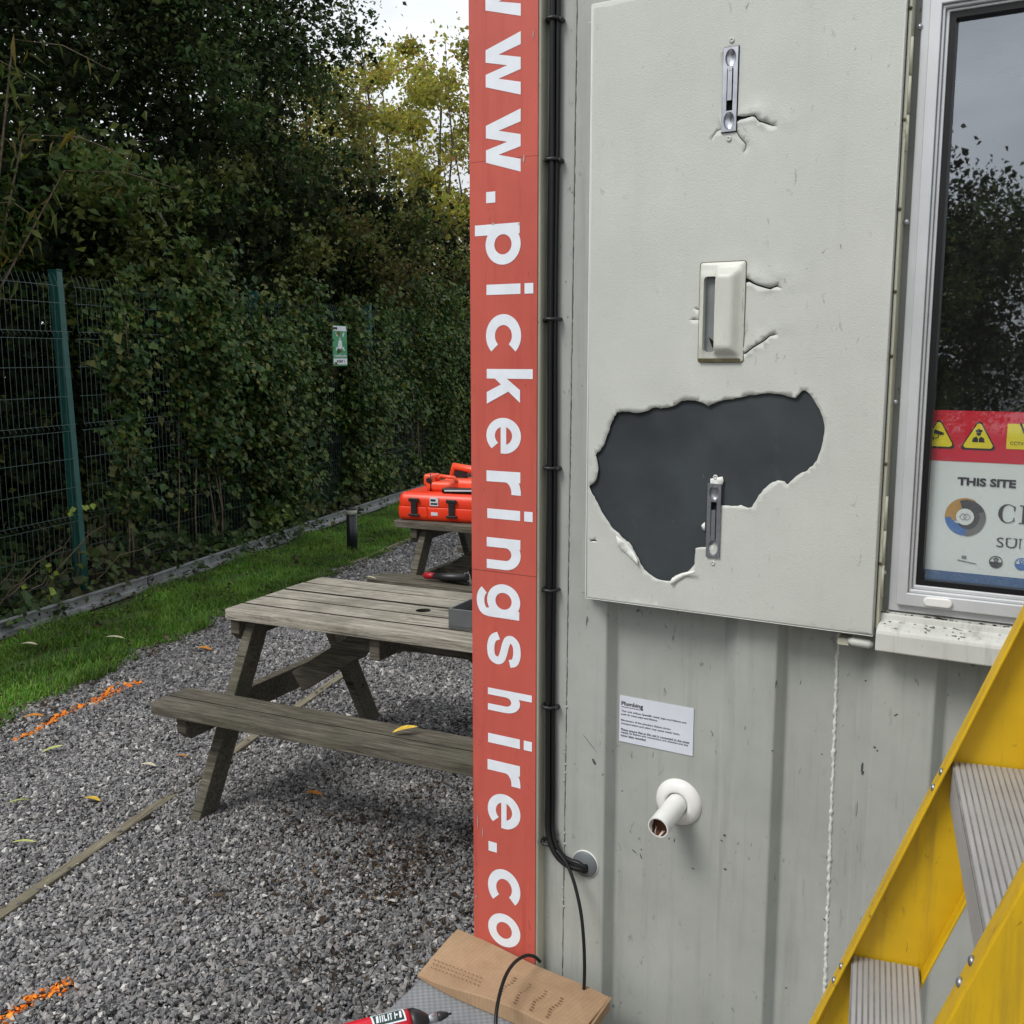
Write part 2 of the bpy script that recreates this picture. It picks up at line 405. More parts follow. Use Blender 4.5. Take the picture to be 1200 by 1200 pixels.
class MB:
    "collects geometry for one mesh object"
    def __init__(s): s.v = []; s.f = []; s.sm = []; s.mi = []; s.mat = 0
    def add(s, vs, fs, smooth=False):
        o = len(s.v); s.v += [tuple(p) for p in vs]
        for f in fs:
            s.f.append(tuple(i + o for i in f)); s.sm.append(smooth); s.mi.append(s.mat)
        return s
    def box(s, x0, x1, y0, y1, z0, z1):
        vs = [(x, y, z) for z in (z0, z1) for y in (y0, y1) for x in (x0, x1)]
        return s.add(vs, [(0, 2, 3, 1), (4, 5, 7, 6), (0, 1, 5, 4), (2, 6, 7, 3), (0, 4, 6, 2), (1, 3, 7, 5)])
    def hexa(s, bottom, top):
        "four bottom corners then four top corners, counter-clockwise from above"
        return s.add(list(bottom) + list(top), [(3, 2, 1, 0), (4, 5, 6, 7), (0, 1, 5, 4), (1, 2, 6, 5), (2, 3, 7, 6), (3, 0, 4, 7)])
    def beam(s, a, b, w, h, up=(0, 0, 1)):
        a, b = Vector(a), Vector(b); d = (b - a).normalized()
        up = Vector(up); sx = d.cross(up)
        if sx.length < 1e-4: sx = d.cross(Vector((1, 0, 0)))
        sx.normalize(); u2 = sx.cross(d).normalized()
        q = [sx * (w / 2 * i) + u2 * (h / 2 * j) for i, j in ((-1, -1), (1, -1), (1, 1), (-1, 1))]
        vs = [a + k for k in q] + [b + k for k in q]
        return s.add(vs, [(0, 1, 2, 3), (7, 6, 5, 4), (0, 4, 5, 1), (1, 5, 6, 2), (2, 6, 7, 3), (3, 7, 4, 0)])
    def cyl(s, a, b, r0, r1=None, seg=16, cap0=True, cap1=True, smooth=True):
        r1 = r0 if r1 is None else r1
        return s.tube([a, b], [r0, r1], seg, cap0, cap1, smooth)
    def tube(s, pts, rad, seg=8, cap0=True, cap1=True, smooth=True):
        pts = [Vector(p) for p in pts]
        if isinstance(rad, (int, float)): rad = [rad] * len(pts)
        ref = None; vs = []
        for i, p in enumerate(pts):
            d = (pts[min(i + 1, len(pts) - 1)] - pts[max(i - 1, 0)])
            d = d.normalized() if d.length > 1e-9 else Vector((0, 0, 1))
            if ref is None:
                ref = d.orthogonal().normalized()
            x = (ref - d * ref.dot(d))
            x = x.normalized() if x.length > 1e-6 else d.orthogonal().normalized()
            ref = x; y = d.cross(x)
            for k in range(seg):
                a = 2 * math.pi * k / seg
                vs.append(p + (x * math.cos(a) + y * math.sin(a)) * rad[i])
        fs = []
        for i in range(len(pts) - 1):
            for k in range(seg):
                k2 = (k + 1) % seg
                fs.append((i * seg + k, i * seg + k2, (i + 1) * seg + k2, (i + 1) * seg + k))
        s.add(vs, fs, smooth)
        o = len(s.v) - len(vs)
        if cap0: s.f.append(tuple(o + k for k in reversed(range(seg)))); s.sm.append(False); s.mi.append(s.mat)
        if cap1: s.f.append(tuple(o + (len(pts) - 1) * seg + k for k in range(seg))); s.sm.append(False); s.mi.append(s.mat)
        return s
    def lathe(s, prof, seg=24, axis='z', c=(0, 0, 0), smooth=True):
        vs = []; fs = []
        for (r, h) in prof:
            for k in range(seg):
                a = 2 * math.pi * k / seg
                p = (r * math.cos(a), r * math.sin(a), h)
                if axis == 'y': p = (p[0], -p[2], p[1])
                vs.append((p[0] + c[0], p[1] + c[1], p[2] + c[2]))
        for i in range(len(prof) - 1):
            for k in range(seg):
                k2 = (k + 1) % seg
                fs.append((i * seg + k, i * seg + k2, (i + 1) * seg + k2, (i + 1) * seg + k))
        return s.add(vs, fs, smooth)
    def plate(s, poly, y0, y1):
        "polygon in (x,z), extruded from y0 (front, towards -y) to y1"
        n = len(poly)
        vs = [(x, y0, z) for x, z in poly] + [(x, y1, z) for x, z in poly]
        fs = [tuple(range(n)), tuple(reversed(range(n, 2 * n)))] + [(i, n + i, n + (i + 1) % n, (i + 1) % n) for i in range(n)]
        return s.add(vs, fs)
    def build(s, name, mats, parent=None, origin=None, bevel=0.0, seg=2):
        me = bpy.data.meshes.new(name)
        vs = s.v
        if origin is not None: vs = [(p[0] - origin[0], p[1] - origin[1], p[2] - origin[2]) for p in vs]
        me.from_pydata(vs, [], s.f)
        me.polygons.foreach_set('use_smooth', s.sm)
        mats = mats if isinstance(mats, (list, tuple)) else [mats]
        for m in mats: me.materials.append(M[m])
        if len(mats) > 1: me.polygons.foreach_set('material_index', s.mi)
        bm = bmesh.new(); bm.from_mesh(me)
        bmesh.ops.recalc_face_normals(bm, faces=bm.faces)
        bm.to_mesh(me); bm.free()
        me.update()
        o = bpy.data.objects.new(name, me)
        link(o, parent)
        if bevel:
            b = o.modifiers.new('bevel', 'BEVEL'); b.width = bevel; b.segments = seg; b.limit_method = 'ANGLE'; b.angle_limit = R(40)
        return o

def np_mesh(name, V, F, mat, parent=None, attr=None, smooth=False):
    "fast mesh from arrays: V (n,3), F (m,3) triangles"
    me = bpy.data.meshes.new(name)
    V = np.ascontiguousarray(V, dtype=np.float32); F = np.ascontiguousarray(F, dtype=np.int32)
    k = F.shape[1]
    me.vertices.add(len(V)); me.vertices.foreach_set('co', V.ravel())
    me.loops.add(F.size); me.loops.foreach_set('vertex_index', F.ravel())
    me.polygons.add(len(F))
    me.polygons.foreach_set('loop_start', np.arange(0, F.size, k, dtype=np.int32))
    me.polygons.foreach_set('loop_total', np.full(len(F), k, dtype=np.int32))
    me.polygons.foreach_set('use_smooth', np.full(len(F), smooth))
    me.update(calc_edges=True)
    me.materials.append(M[mat])
    if attr:
        for an, av in attr.items():
            a = me.attributes.new(an, 'FLOAT', 'POINT'); a.data.foreach_set('value', np.asarray(av, dtype=np.float32))
    o = bpy.data.objects.new(name, me)
    return link(o, parent)

def glyph(s, offset=0.0):
    "outline of a piece of lettering as (verts, faces) lying in x,y with its bounding box at the origin"
    cu = bpy.data.curves.new('lettering', 'FONT'); cu.body = s; cu.size = 1.0; cu.offset = offset; cu.resolution_u = 3
    o = bpy.data.objects.new('lettering', cu); COL.objects.link(o)
    dg = bpy.context.evaluated_depsgraph_get(); dg.update()
    me = bpy.data.meshes.new_from_object(o.evaluated_get(dg))
    vs = [(p.co.x, p.co.y) for p in me.vertices]; fs = [tuple(f.vertices) for f in me.polygons]
    bpy.data.objects.remove(o); bpy.data.curves.remove(cu); bpy.data.meshes.remove(me)
    x0 = min(p[0] for p in vs); x1 = max(p[0] for p in vs); y0 = min(p[1] for p in vs); y1 = max(p[1] for p in vs)
    return [((x - x0) / (x1 - x0), (y - y0) / (y1 - y0)) for x, y in vs], fs, (x1 - x0), (y1 - y0)
def write(mb, s, u, z, h, y, offset=0.0, width=None):
    "flat printed line of text in the wall plane; h = height of its bounding box"
    vs, fs, w, hh = glyph(s, offset)
    W_ = width if width else h * w / hh
    mb.add([(u + a * W_, y, z + b * h) for a, b in vs], fs)
    return W_

def in_poly(P, poly):
    x, y = P[:, 0], P[:, 1]; res = np.zeros(len(P), bool); n = len(poly)
    for i in range(n):
        x1, y1 = poly[i]; x2, y2 = poly[(i + 1) % n]
        c = ((y1 > y) != (y2 > y)) & (x < (x2 - x1) * (y - y1) / (y2 - y1 + 1e-12) + x1)
        res ^= c
    return res
def seg_dist(P, poly, closed=True):
    d = np.full(len(P), 1e9); n = len(poly)
    for i in range(n if closed else n - 1):
        a = np.array(poly[i]); b = np.array(poly[(i + 1) % n]); ab = b - a
        tt = np.clip(((P - a) @ ab) / (ab @ ab + 1e-12), 0, 1)
        d = np.minimum(d, np.linalg.norm(P - (a + tt[:, None] * ab), axis=1))
    return d
def holed(outer, holes, step=None):
    "triangulated sheet with openings"
    pts = []; edges = []
    for poly in [outer] + holes:
        o = len(pts); pts += [tuple(p) for p in poly]
        edges += [(o + i, o + (i + 1) % len(poly)) for i in range(len(poly))]
    if step:
        xs = [p[0] for p in outer]; ys = [p[1] for p in outer]
        g = np.array([(x + rnd.uniform(-.2, .2) * step, y + rnd.uniform(-.2, .2) * step) for x in np.arange(min(xs) + step / 2, max(xs), step) for y in np.arange(min(ys) + step / 2, max(ys), step)]).reshape(-1, 2)
        keep = in_poly(g, outer) & (seg_dist(g, outer) > step * 0.35)
        for h in holes: keep &= ~in_poly(g, h) & (seg_dist(g, h) > step * 0.3)
        pts += [tuple(p) for p in g[keep]]
    r = delaunay_2d_cdt([Vector(p) for p in pts], edges, [], 0, 1e-7)
    V = np.array([tuple(p) for p in r[0]]); F = [tuple(f) for f in r[2]]
    cen = np.array([V[list(f)].mean(0) for f in F])
    ok = in_poly(cen, outer)
    for h in holes: ok &= ~in_poly(cen, h)
    return V, [f for f, k in zip(F, ok) if k]

# ------------------------------------------------------------------ setting: ground
mb = MB(); mb.add([(-400, -400, -0.012), (400, -400, -0.012), (400, 400, -0.012), (-400, 400, -0.012)], [(0, 1, 2, 3)])
tag(mb.build('gravel_ground', 'gravel_bed'), kind='structure')
GE = [(-3.3, 0.5), (-2.75, 2.9), (-2.42, 4.63), (-2.14, 5.92), (-1.73, 7.24), (-1.30, 8.48), (-0.905, 9.72), (-0.3, 11.6), (0.6, 14.4), (2.0, 18.5)]
def grass_edge_x(y): return np.interp(y, [p[1] for p in GE], [p[0] for p in GE])
def rail_x(y): return FP.x + 0.50 * 0.959 + (np.asarray(y) - (FP.y - 0.50 * 0.284)) * (FD.x / FD.y)
mb = MB()
left = [(float(rail_x(y)) + 0.02, y) for _, y in GE]
vs = [(x, y, -0.004) for x, y in GE] + [(x, y, 0.004) for x, y in left]
n = len(GE)
mb.add(vs, [(i, i + 1, n + i + 1, n + i) for i in range(n - 1)])
tag(mb.build('lawn', 'turf'), kind='structure')
mb = MB()
a, b, c, d = fen(-14, -0.48), fen(40, -0.48), fen(40, 9), fen(-14, 9)
mb.add([(p.x, p.y, -0.006) for p in (a, b, c, d)], [(0, 1, 2, 3)])
tag(mb.build('hedge_soil', 'soil'), kind='structure')

# timber edging flush in the gravel
BA, BB = Vector((-1.66, 2.70, 0)), Vector((-0.90, 5.47, 0))
bd = (BB - BA).normalized()
e = empty('timber_edging', BA, "grey timber board laid flush in the gravel, running under the near picnic table", "edging", math.atan2(bd.y, bd.x))
Lb = (BB - BA).length
cuts = [0, 1.05, 1.52, Lb]
for i in range(3):
    mb = MB(); mb.box(cuts[i] + 0.004, cuts[i + 1] - 0.004, -0.022, 0.022, -0.03, 0.013 - 0.003 * (i == 1))
    mb.build('board', 'edging_wood', e, bevel=0.003)
e2a, e2b = Vector((-1.33, 8.42, 0)), Vector((-0.25, 11.8, 0))
d2 = (e2b - e2a).normalized()
e = empty('timber_edging', e2a, "thin pale timber strip between lawn and gravel behind the near picnic table", "edging", math.atan2(d2.y, d2.x))
mb = MB(); mb.box(0, (e2b - e2a).length, -0.016, 0.016, -0.03, 0.026); mb.build('board', 'edging_wood', e, bevel=0.003)

# gravel stones
def rot_mats(n):
    q = rng.normal(size=(n, 4)); q /= np.linalg.norm(q, axis=1)[:, None]
    w, x, y, z = q.T
    return np.stack([np.stack([1 - 2 * (y * y + z * z), 2 * (x * y - z * w), 2 * (x * z + y * w)], -1),
                     np.stack([2 * (x * y + z * w), 1 - 2 * (x * x + z * z), 2 * (y * z - x * w)], -1),
                     np.stack([2 * (x * z - y * w), 2 * (y * z + x * w), 1 - 2 * (x * x + y * y)], -1)], 1)
bm = bmesh.new(); bmesh.ops.create_icosphere(bm, subdivisions=1, radius=1.0)
ICO_V = np.array([tuple(v.co) for v in bm.verts]); ICO_F = np.array([[v.index for v in f.verts] for f in bm.faces]); bm.free()
OCT_V = np.array([(1, 0, 0), (-1, 0, 0), (0, 1, 0), (0, -1, 0), (0, 0, 1), (0, 0, -1)], float)
OCT_F = np.array([(0, 2, 4), (2, 1, 4), (1, 3, 4), (3, 0, 4), (2, 0, 5), (1, 2, 5), (3, 1, 5), (0, 3, 5)])
SPRAY = [([on_level(22, 868), on_level(75, 838), on_level(110, 822), on_level(160, 802)], 0.028), ([on_level(112, 826), on_level(135, 803), on_level(158, 801)], 0.02), ([on_level(-40, 1222), on_level(5, 1192), on_level(40, 1172), on_level(82, 1158)], 0.026), ([on_level(60, 1162), on_level(78, 1152)], 0.022)]
def spray_of(P):
    s = np.zeros(len(P))
    for line, w in SPRAY:
        d = seg_dist(P, [(p.x, p.y) for p in line], closed=False)
        pr = np.clip(0.95 - (d / (w * 1.15)) ** 1.1, 0, 0.72)
        s = np.maximum(s, (rng.random(len(P)) < pr).astype(float))
    return s
def inside_cabin(P, pad=0.03):
    rel = P - np.array([P0.x, P0.y]); u = rel @ np.array([UL.x, UL.y]); nn = rel @ np.array([NL.x, NL.y])
    return (u > -pad) & (nn < pad) & (nn > -2.6)
def stones(y0, y1, dens, r, shape, xpad):
    x0, x1 = -3.2, 1.8
    n = int((x1 - x0) * (y1 - y0) * dens)
    P = np.stack([rng.uniform(x0, x1, n), rng.uniform(y0, y1, n)], 1)
    ge = grass_edge_x(P[:, 1])
    wob = 0.05 * np.sin(P[:, 1] * 7.3) + 0.03 * np.sin(P[:, 1] * 19)
    ok = (P[:, 0] > ge + wob - 0.02 + rng.normal(0, 0.03, n)) & (P[:, 0] < -0.03 * P[:, 1] + xpad) & ~inside_cabin(P)
    ok &= P[:, 0] > -0.56 * P[:, 1] - 0.35
    dbd = seg_dist(P, [(BA.x, BA.y), (BB.x, BB.y)], closed=False)
    ok &= (dbd > 0.026) | (rng.random(n) < 0.025 + 0.5 * (np.abs(P[:, 1] - 3.95) < 0.12))
    P = P[ok]; dbd = dbd[ok]; n = len(P)
    bv, bf = shape
    sz = r * np.clip(rng.lognormal(0, 0.32, n), 0.45, 2.1)
    an = np.stack([rng.uniform(0.95, 1.5, n), rng.uniform(0.75, 1.05, n), rng.uniform(0.55, 0.9, n)], 1)
    V = (bv[None] * (1 + rng.uniform(-0.25, 0.25, (n, len(bv), 1))) + rng.uniform(-0.24, 0.24, (n, len(bv), 3))) * an[:, None, :] * sz[:, None, None]
    Rm = rot_mats(n)
    V = np.einsum('nij,nkj->nki', Rm, V)
    z = rng.uniform(-0.003, 0.008, n) + np.where(dbd < 0.026, 0.012, 0)
    V[:, :, 0] += P[:, 0, None]; V[:, :, 1] += P[:, 1, None]; V[:, :, 2] = V[:, :, 2] * 0.85 + z[:, None]
    F = bf[None] + (np.arange(n) * len(bv))[:, None, None]
    sp = np.repeat(spray_of(P), len(bv))
    return V.reshape(-1, 3), F.reshape(-1, 3), sp
parts = [stones(1.9, 4.3, 13500, 0.0072, (OCT_V, OCT_F), 0.35), stones(4.3, 6.4, 7800, 0.0085, (OCT_V, OCT_F), 0.5), stones(6.4, 12.5, 3300, 0.0110, (OCT_V, OCT_F), 0.6)]
Vs, Fs, Ss, o = [], [], [], 0
for V, F, s in parts:
    Vs.append(V); Fs.append(F + o); Ss.append(s); o += len(V)
tag(np_mesh('gravel', np.concatenate(Vs), np.concatenate(Fs), 'stone', attr={'spray': np.concatenate(Ss)}), "loose grey crushed stone gravel, sprayed orange in two short lines", None, kind='stuff')

# grass
n = 95000
y = 3.0 + (13.5 - 3.0) * rng.random(n) ** 1.25
gx = grass_edge_x(y); rx = rail_x(y) + 0.03
x = rx + (gx - rx) * (rng.random(n) * 1.06 - 0.0)
ok = (x > -0.6 * y - 0.3)
ok &= (x - gx < 0.02 + 0.05 * np.sin(y * 7.3) + 0.03 * np.sin(y * 19) + rng.normal(0, 0.025, n))
bare = np.sin(x * 5 + y * 3.1) * np.sin(y * 2.3 - x * 4) + 0.6 * np.sin(x * 13 - y * 9)
ok &= rng.random(n) < np.clip(1.0 - 0.75 * (bare > 0.55) - 0.5 * np.clip(1 - np.abs(x - rx) / 0.16, 0, 1), 0, 1)
x, y = x[ok], y[ok]; n = len(x)
hgt = rng.uniform(0.03, 0.075, n) * (1 + 0.35 * np.sin(x * 6 + y * 4)) ; ang = rng.uniform(0, 2 * math.pi, n); lean = rng.uniform(0.1, 0.9, n) * hgt
w = rng.uniform(0.0018, 0.0036, n); dx, dy = np.cos(ang), np.sin(ang)
V = np.zeros((n, 5, 3))
for k, (fr_, wd) in enumerate(((0, 1), (0, -1), (0.55, 0.8), (0.55, -0.8), (1.0, 0))):
    V[:, k, 0] = x + dx * lean * fr_ ** 2 - dy * w * wd
    V[:, k, 1] = y + dy * lean * fr_ ** 2 + dx * w * wd
    V[:, k, 2] = hgt * (fr_ - 0.2 * fr_ ** 2)
F = np.array([(0, 1, 2), (1, 3, 2), (2, 3, 4)])[None] + (np.arange(n) * 5)[:, None, None]
tag(np_mesh('grass', V.reshape(-1, 3), F.reshape(-1, 3), 'grass_blade'), "short green lawn grass between gravel and rail", None, kind='stuff')

# leaves --------------------------------------------------------------------------------
def leaf_mesh(P, size, up=0.5, aspect=0.75, face=None, droop=0.0, fold=0.22):
    "P (n,3) leaf centres -> folded kite-shaped leaves (4 verts, 2 triangles each)"
    n = len(P)
    nrm = rng.normal(size=(n, 3)); nrm[:, 2] = np.abs(nrm[:, 2]) * (0.4 + up) + up * 0.5
    if face is not None: nrm += np.array(face) * 1.4
    nrm /= np.linalg.norm(nrm, axis=1)[:, None]
    d = rng.normal(size=(n, 3)); d[:, 2] -= droop
    d -= nrm * (d * nrm).sum(1)[:, None]; d /= np.linalg.norm(d, axis=1)[:, None] + 1e-9
    s = np.cross(nrm, d)
    sz = size * np.clip(rng.lognormal(-0.04, 0.28, n), 0.45, 1.8)[:, None]
    V = np.zeros((n, 4, 3))
    V[:, 0] = P - d * sz * 0.5
    V[:, 1] = P + s * sz * aspect * 0.5 + nrm * sz * fold * 0.5 - d * sz * 0.06
    V[:, 2] = P + d * sz * 0.55 - nrm * sz * fold * 0.4
    V[:, 3] = P - s * sz * aspect * 0.5 + nrm * sz * fold * 0.5 - d * sz * 0.06
    F = np.array([(0, 1, 2), (0, 2, 3)])[None] + (np.arange(n) * 4)[:, None, None]
    return V.reshape(-1, 3), F.reshape(-1, 3)
def clumps(ells, n, sub, sig):
    "points gathered in clumps spread through a set of ellipsoids (cx,cy,cz,rx,ry,rz)"
    vol = np.array([e[3] * e[4] * e[5] for e in ells]); vol = vol / vol.sum()
    out = []
    for e, f in zip(ells, vol):
        k = max(3, int(sub * f)); m = int(n * f)
        d = rng.normal(size=(k, 3)); d /= np.linalg.norm(d, axis=1)[:, None]
        cen = np.array(e[:3]) + d * (rng.random(k) ** 0.38)[:, None] * np.array(e[3:])
        w = rng.gamma(1.5, 1, k); w /= w.sum()
        idx = rng.choice(k, m, p=w)
        sg = sig * rng.uniform(0.6, 1.4, k)[idx]
        out.append(cen[idx] + rng.normal(size=(m, 3)) * sg[:, None] * np.array([1, 1, 0.75]))
    P = np.concatenate(out)
    return P[P[:, 2] > 0.03]
def limbs(mb, base, top, r, nb, spread, seed, seg=7):
    rr = random.Random(seed)
    base, top = Vector(base), Vector(top)
    path = []
    for i in range(7):
        f = i / 6
        p = base.lerp(top, f) + Vector((rr.uniform(-1, 1), rr.uniform(-1, 1), 0)) * 0.06 * (top - base).length * f * (1 - f) * 2
        path.append(p)
    mb.tube(path, [r * (1 - 0.82 * i / 6) for i in range(7)], seg)
    for k in range(nb):
        f = rr.uniform(0.25, 0.95); i = min(5, int(f * 6)); st = path[i].lerp(path[i + 1], f * 6 - i)
        a = rr.uniform(0, 2 * math.pi); Lr = spread * rr.uniform(0.5, 1.0) * (1.15 - 0.6 * f)
        dr = Vector((math.cos(a), math.sin(a), rr.uniform(0.2, 1.1))).normalized()
        pts = [st + dr * Lr * q + Vector((rr.uniform(-1, 1), rr.uniform(-1, 1), rr.uniform(-1, 1))) * 0.08 * Lr * q for q in (0, 0.35, 0.7, 1)]
        r0 = r * (1 - 0.8 * f) * 0.5
        mb.tube(pts, [r0, r0 * 0.7, r0 * 0.45, r0 * 0.15], 5)
def make_tree(name, t, s, ells, n, sub, sig, size, mat, label, cat, trunk_top, trunk_r=0.09, nb=9, spread=1.3, up=0.5, inner=0, group=None, aspect=0.7, trans=None):
    b = fen(t, s)
    root = empty(name, b, label, cat, group=group)
    mb = MB(); limbs(mb, (0, 0, -0.05), trunk_top, trunk_r, nb, spread, int(t * 10 + s * 7) + 50)
    if mat == 'leaf_yellow':
        for k in range(16):
            bx, by = rnd.uniform(-1.7, 1.7), rnd.uniform(-0.8, 0.8); hz2 = trunk_top[2] * rnd.uniform(0.7, 1.0)
            mb.tube([(bx * 0.35, by * 0.35, 0.3), (bx * 0.8, by * 0.8, hz2 * 0.4), (bx + rnd.uniform(-.15, .15), by, hz2 * 0.75), (bx + rnd.uniform(-.25, .25), by, hz2)], [0.035, 0.026, 0.017, 0.005], 5)
    mb.build('trunk', 'bark', root)
    # ellipsoids come in fence coordinates (t, s, z, rt, rs, rz)
    E = []
    for (et, es, ez, rt, rs, rz) in ells:
        p = fen(et, es) - b
        ax = abs(FD.x) * rt + abs(FN.x) * rs; ay = abs(FD.y) * rt + abs(FN.y) * rs
        E.append((p.x, p.y, ez, ax, ay, rz))
    P = clumps(E, n, sub, sig)
    lim = (P @ np.array([FN.x, FN.y, 0])) + s       # keep leaves behind the fence below its top
    P = P[(lim > 0.12) | (P[:, 2] > 2.15)]
    V, F = leaf_mesh(P, size, up, aspect)
    np_mesh('crown', V, F, mat, root)
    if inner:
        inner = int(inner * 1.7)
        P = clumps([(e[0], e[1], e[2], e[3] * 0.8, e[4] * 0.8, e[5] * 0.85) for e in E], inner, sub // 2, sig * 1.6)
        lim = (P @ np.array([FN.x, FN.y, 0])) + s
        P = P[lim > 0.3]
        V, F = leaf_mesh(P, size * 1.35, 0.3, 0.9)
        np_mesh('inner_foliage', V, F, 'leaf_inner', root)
    return root

# tall dark trees standing behind the fence, left to right
make_tree('hedge_tree', -2.6, 2.3, [(-2.6, 2.3, 4.2, 2.0, 1.4, 2.6), (-1.8, 1.4, 5.6, 1.5, 1.2, 1.5)], 33000, 230, 0.20, 0.062, 'leaf_dark', "dark leafy tree at the far left, cut off by the photo's left edge", "tree", (0.3, 0.1, 5.8), 0.11, 12, 1.7, inner=6500)
make_tree('hedge_tree', 0.0, 2.4, [(0.0, 2.4, 4.8, 1.5, 1.3, 2.2), (0.5, 1.5, 5.6, 1.4, 1.1, 1.3)], 30000, 230, 0.20, 0.058, 'leaf_dark', "tall dark tree behind the green fence post, sky glinting through its leaves", "tree", (0.2, -0.2, 6.0), 0.10, 12, 1.6, inner=5200)
make_tree('hedge_tree', 2.6, 2.2, [(2.6, 2.2, 4.6, 1.7, 1.4, 2.6), (3.2, 1.2, 5.4, 1.5, 1.0, 1.6)], 38000, 260, 0.20, 0.056, 'leaf_dark', "dense dark tree rising out of frame between the fence post and the green sign", "tree", (0.2, 0.1, 6.4), 0.12, 12, 1.7, inner=5500)
make_tree('hedge_tree', 5.4, 2.2, [(5.2, 2.2, 4.2, 1.6, 1.4, 2.5), (4.7, 1.2, 6.3, 1.3, 1.0, 1.3), (5.6, 1.0, 5.6, 0.9, 0.7, 0.7)], 38000, 260, 0.19, 0.054, 'leaf_dark', "dark tree above the green sign with a thin overhanging branch against the sky", "tree", (0.1, -0.2, 6.6), 0.11, 14, 1.8, inner=5000)
# lower shrubs filling in behind the fence
make_tree('hedge_shrub', -1.9, 1.0, [(-1.9, 1.0, 1.3, 1.2, 0.7, 1.3), (-0.9, 1.0, 2.6, 1.2, 0.6, 0.7)], 11000, 130, 0.16, 0.065, 'leaf_dark', "shadowy shrub behind the leftmost fence bay with dry stems at its foot", "shrub", (0.1, 0, 1.8), 0.04, 9, 0.9, inner=5500)
make_tree('hedge_shrub', 1.1, 1.1, [(1.1, 1.1, 1.4, 1.4, 0.7, 1.5), (1.0, 0.9, 2.9, 1.4, 0.7, 0.7)], 15000, 150, 0.16, 0.07, 'leaf_shrub', "leafy shrub just right of the green fence post, behind the wires", "shrub", (0.1, 0, 2.2), 0.04, 9, 0.9, inner=4200)
make_tree('hedge_shrub', 3.7, 1.1, [(3.7, 1.1, 1.6, 1.5, 0.7, 1.6), (3.8, 0.9, 3.1, 1.4, 0.7, 0.9)], 17000, 150, 0.16, 0.066, 'leaf_shrub', "dense shrub behind the green sign on the fence", "shrub", (0.1, 0, 2.4), 0.04, 9, 0.9, inner=4500)
make_tree('hedge_shrub', 6.6, 1.1, [(6.6, 1.1, 1.6, 1.7, 0.7, 1.6), (6.7, 0.9, 3.2, 1.6, 0.8, 1.0)], 17000, 150, 0.16, 0.066, 'leaf_mid', "dense shrub behind the far fence bay above the bollard", "shrub", (0.1, 0, 2.4), 0.04, 9, 0.9, inner=4500)
make_tree('hedge_shrub', 9.8, 1.3, [(9.8, 1.3, 1.7, 1.9, 0.9, 1.7), (9.6, 1.2, 3.3, 1.8, 0.9, 1.1), (12.5, 1.5, 2.4, 2.0, 1.0, 2.3)], 19000, 150, 0.18, 0.072, 'leaf_mid', "broad olive shrub at the far end of the fence beside the red sign", "shrub", (0.1, 0, 2.4), 0.05, 9, 1.0, inner=5000)
# lighter autumn trees beyond
make_tree('autumn_tree', 8.6, 2.6, [(8.6, 2.6, 4.4, 1.6, 1.3, 1.5), (8.4, 2.4, 5.0, 1.2, 0.9, 0.8)], 15000, 110, 0.18, 0.07, 'leaf_olive', "olive and brown tree with thinning leaves, right of the darkest trees", "tree", (0.1, 0.1, 6.0), 0.07, 16, 1.2)
make_tree('autumn_tree', 12.2, 3.0, [(12.2, 3.0, 5.0, 1.9, 1.5, 2.2), (11.4, 2.6, 6.4, 1.2, 0.9, 1.0), (13.2, 2.8, 7.0, 0.8, 0.8, 0.9)], 10500, 80, 0.17, 0.085, 'leaf_yellow', "yellow-green tree with bare upright stems showing against the sky, beside the red sign", "tree", (-0.2, 0.1, 7.6), 0.07, 22, 1.6)
make_tree('autumn_tree', 16.0, 3.2, [(16.0, 3.2, 5.2, 2.2, 1.7, 2.8), (16.4, 3.0, 7.6, 1.8, 1.3, 1.4)], 12000, 90, 0.20, 0.10, 'leaf_yellow', "farthest yellow-green tree, partly behind the red sign's top", "tree", (0.2, 0.1, 7.4), 0.08, 20, 1.7)
make_tree('autumn_tree', 12.8, 5.5, [(12.8, 5.5, 3.6, 2.6, 1.6, 2.4)], 9000, 140, 0.26, 0.085, 'leaf_olive', "brownish tree standing low behind the yellow-green one", "tree", (0.1, 0.1, 4.8), 0.07, 12, 1.5)
# trees continuing along the fence behind the viewer, seen mirrored in the window
for i, (tt, ss, hh, rr_) in enumerate(((-9.5, 2.4, 4.6, 2.2), (-13.0, 2.6, 5.5, 2.4), (-17.0, 2.4, 4.9, 2.4), (-21.5, 2.8, 5.8, 2.8), (-26.5, 3.0, 5.4, 2.8))):
    make_tree('hedge_tree', tt, ss, [(tt, ss, hh * 0.45, rr_, 1.4, hh * 0.5), (tt + 0.6, ss, hh * 0.8, rr_ * 0.6, 1.0, hh * 0.25)], 22000, 140, 0.28, 0.085, 'leaf_shrub', "dark tree behind the viewer, seen only mirrored in the window", "tree", (0, 0, hh * 0.85), 0.09, 8, 1.4, inner=2600, group="trees mirrored in the window")

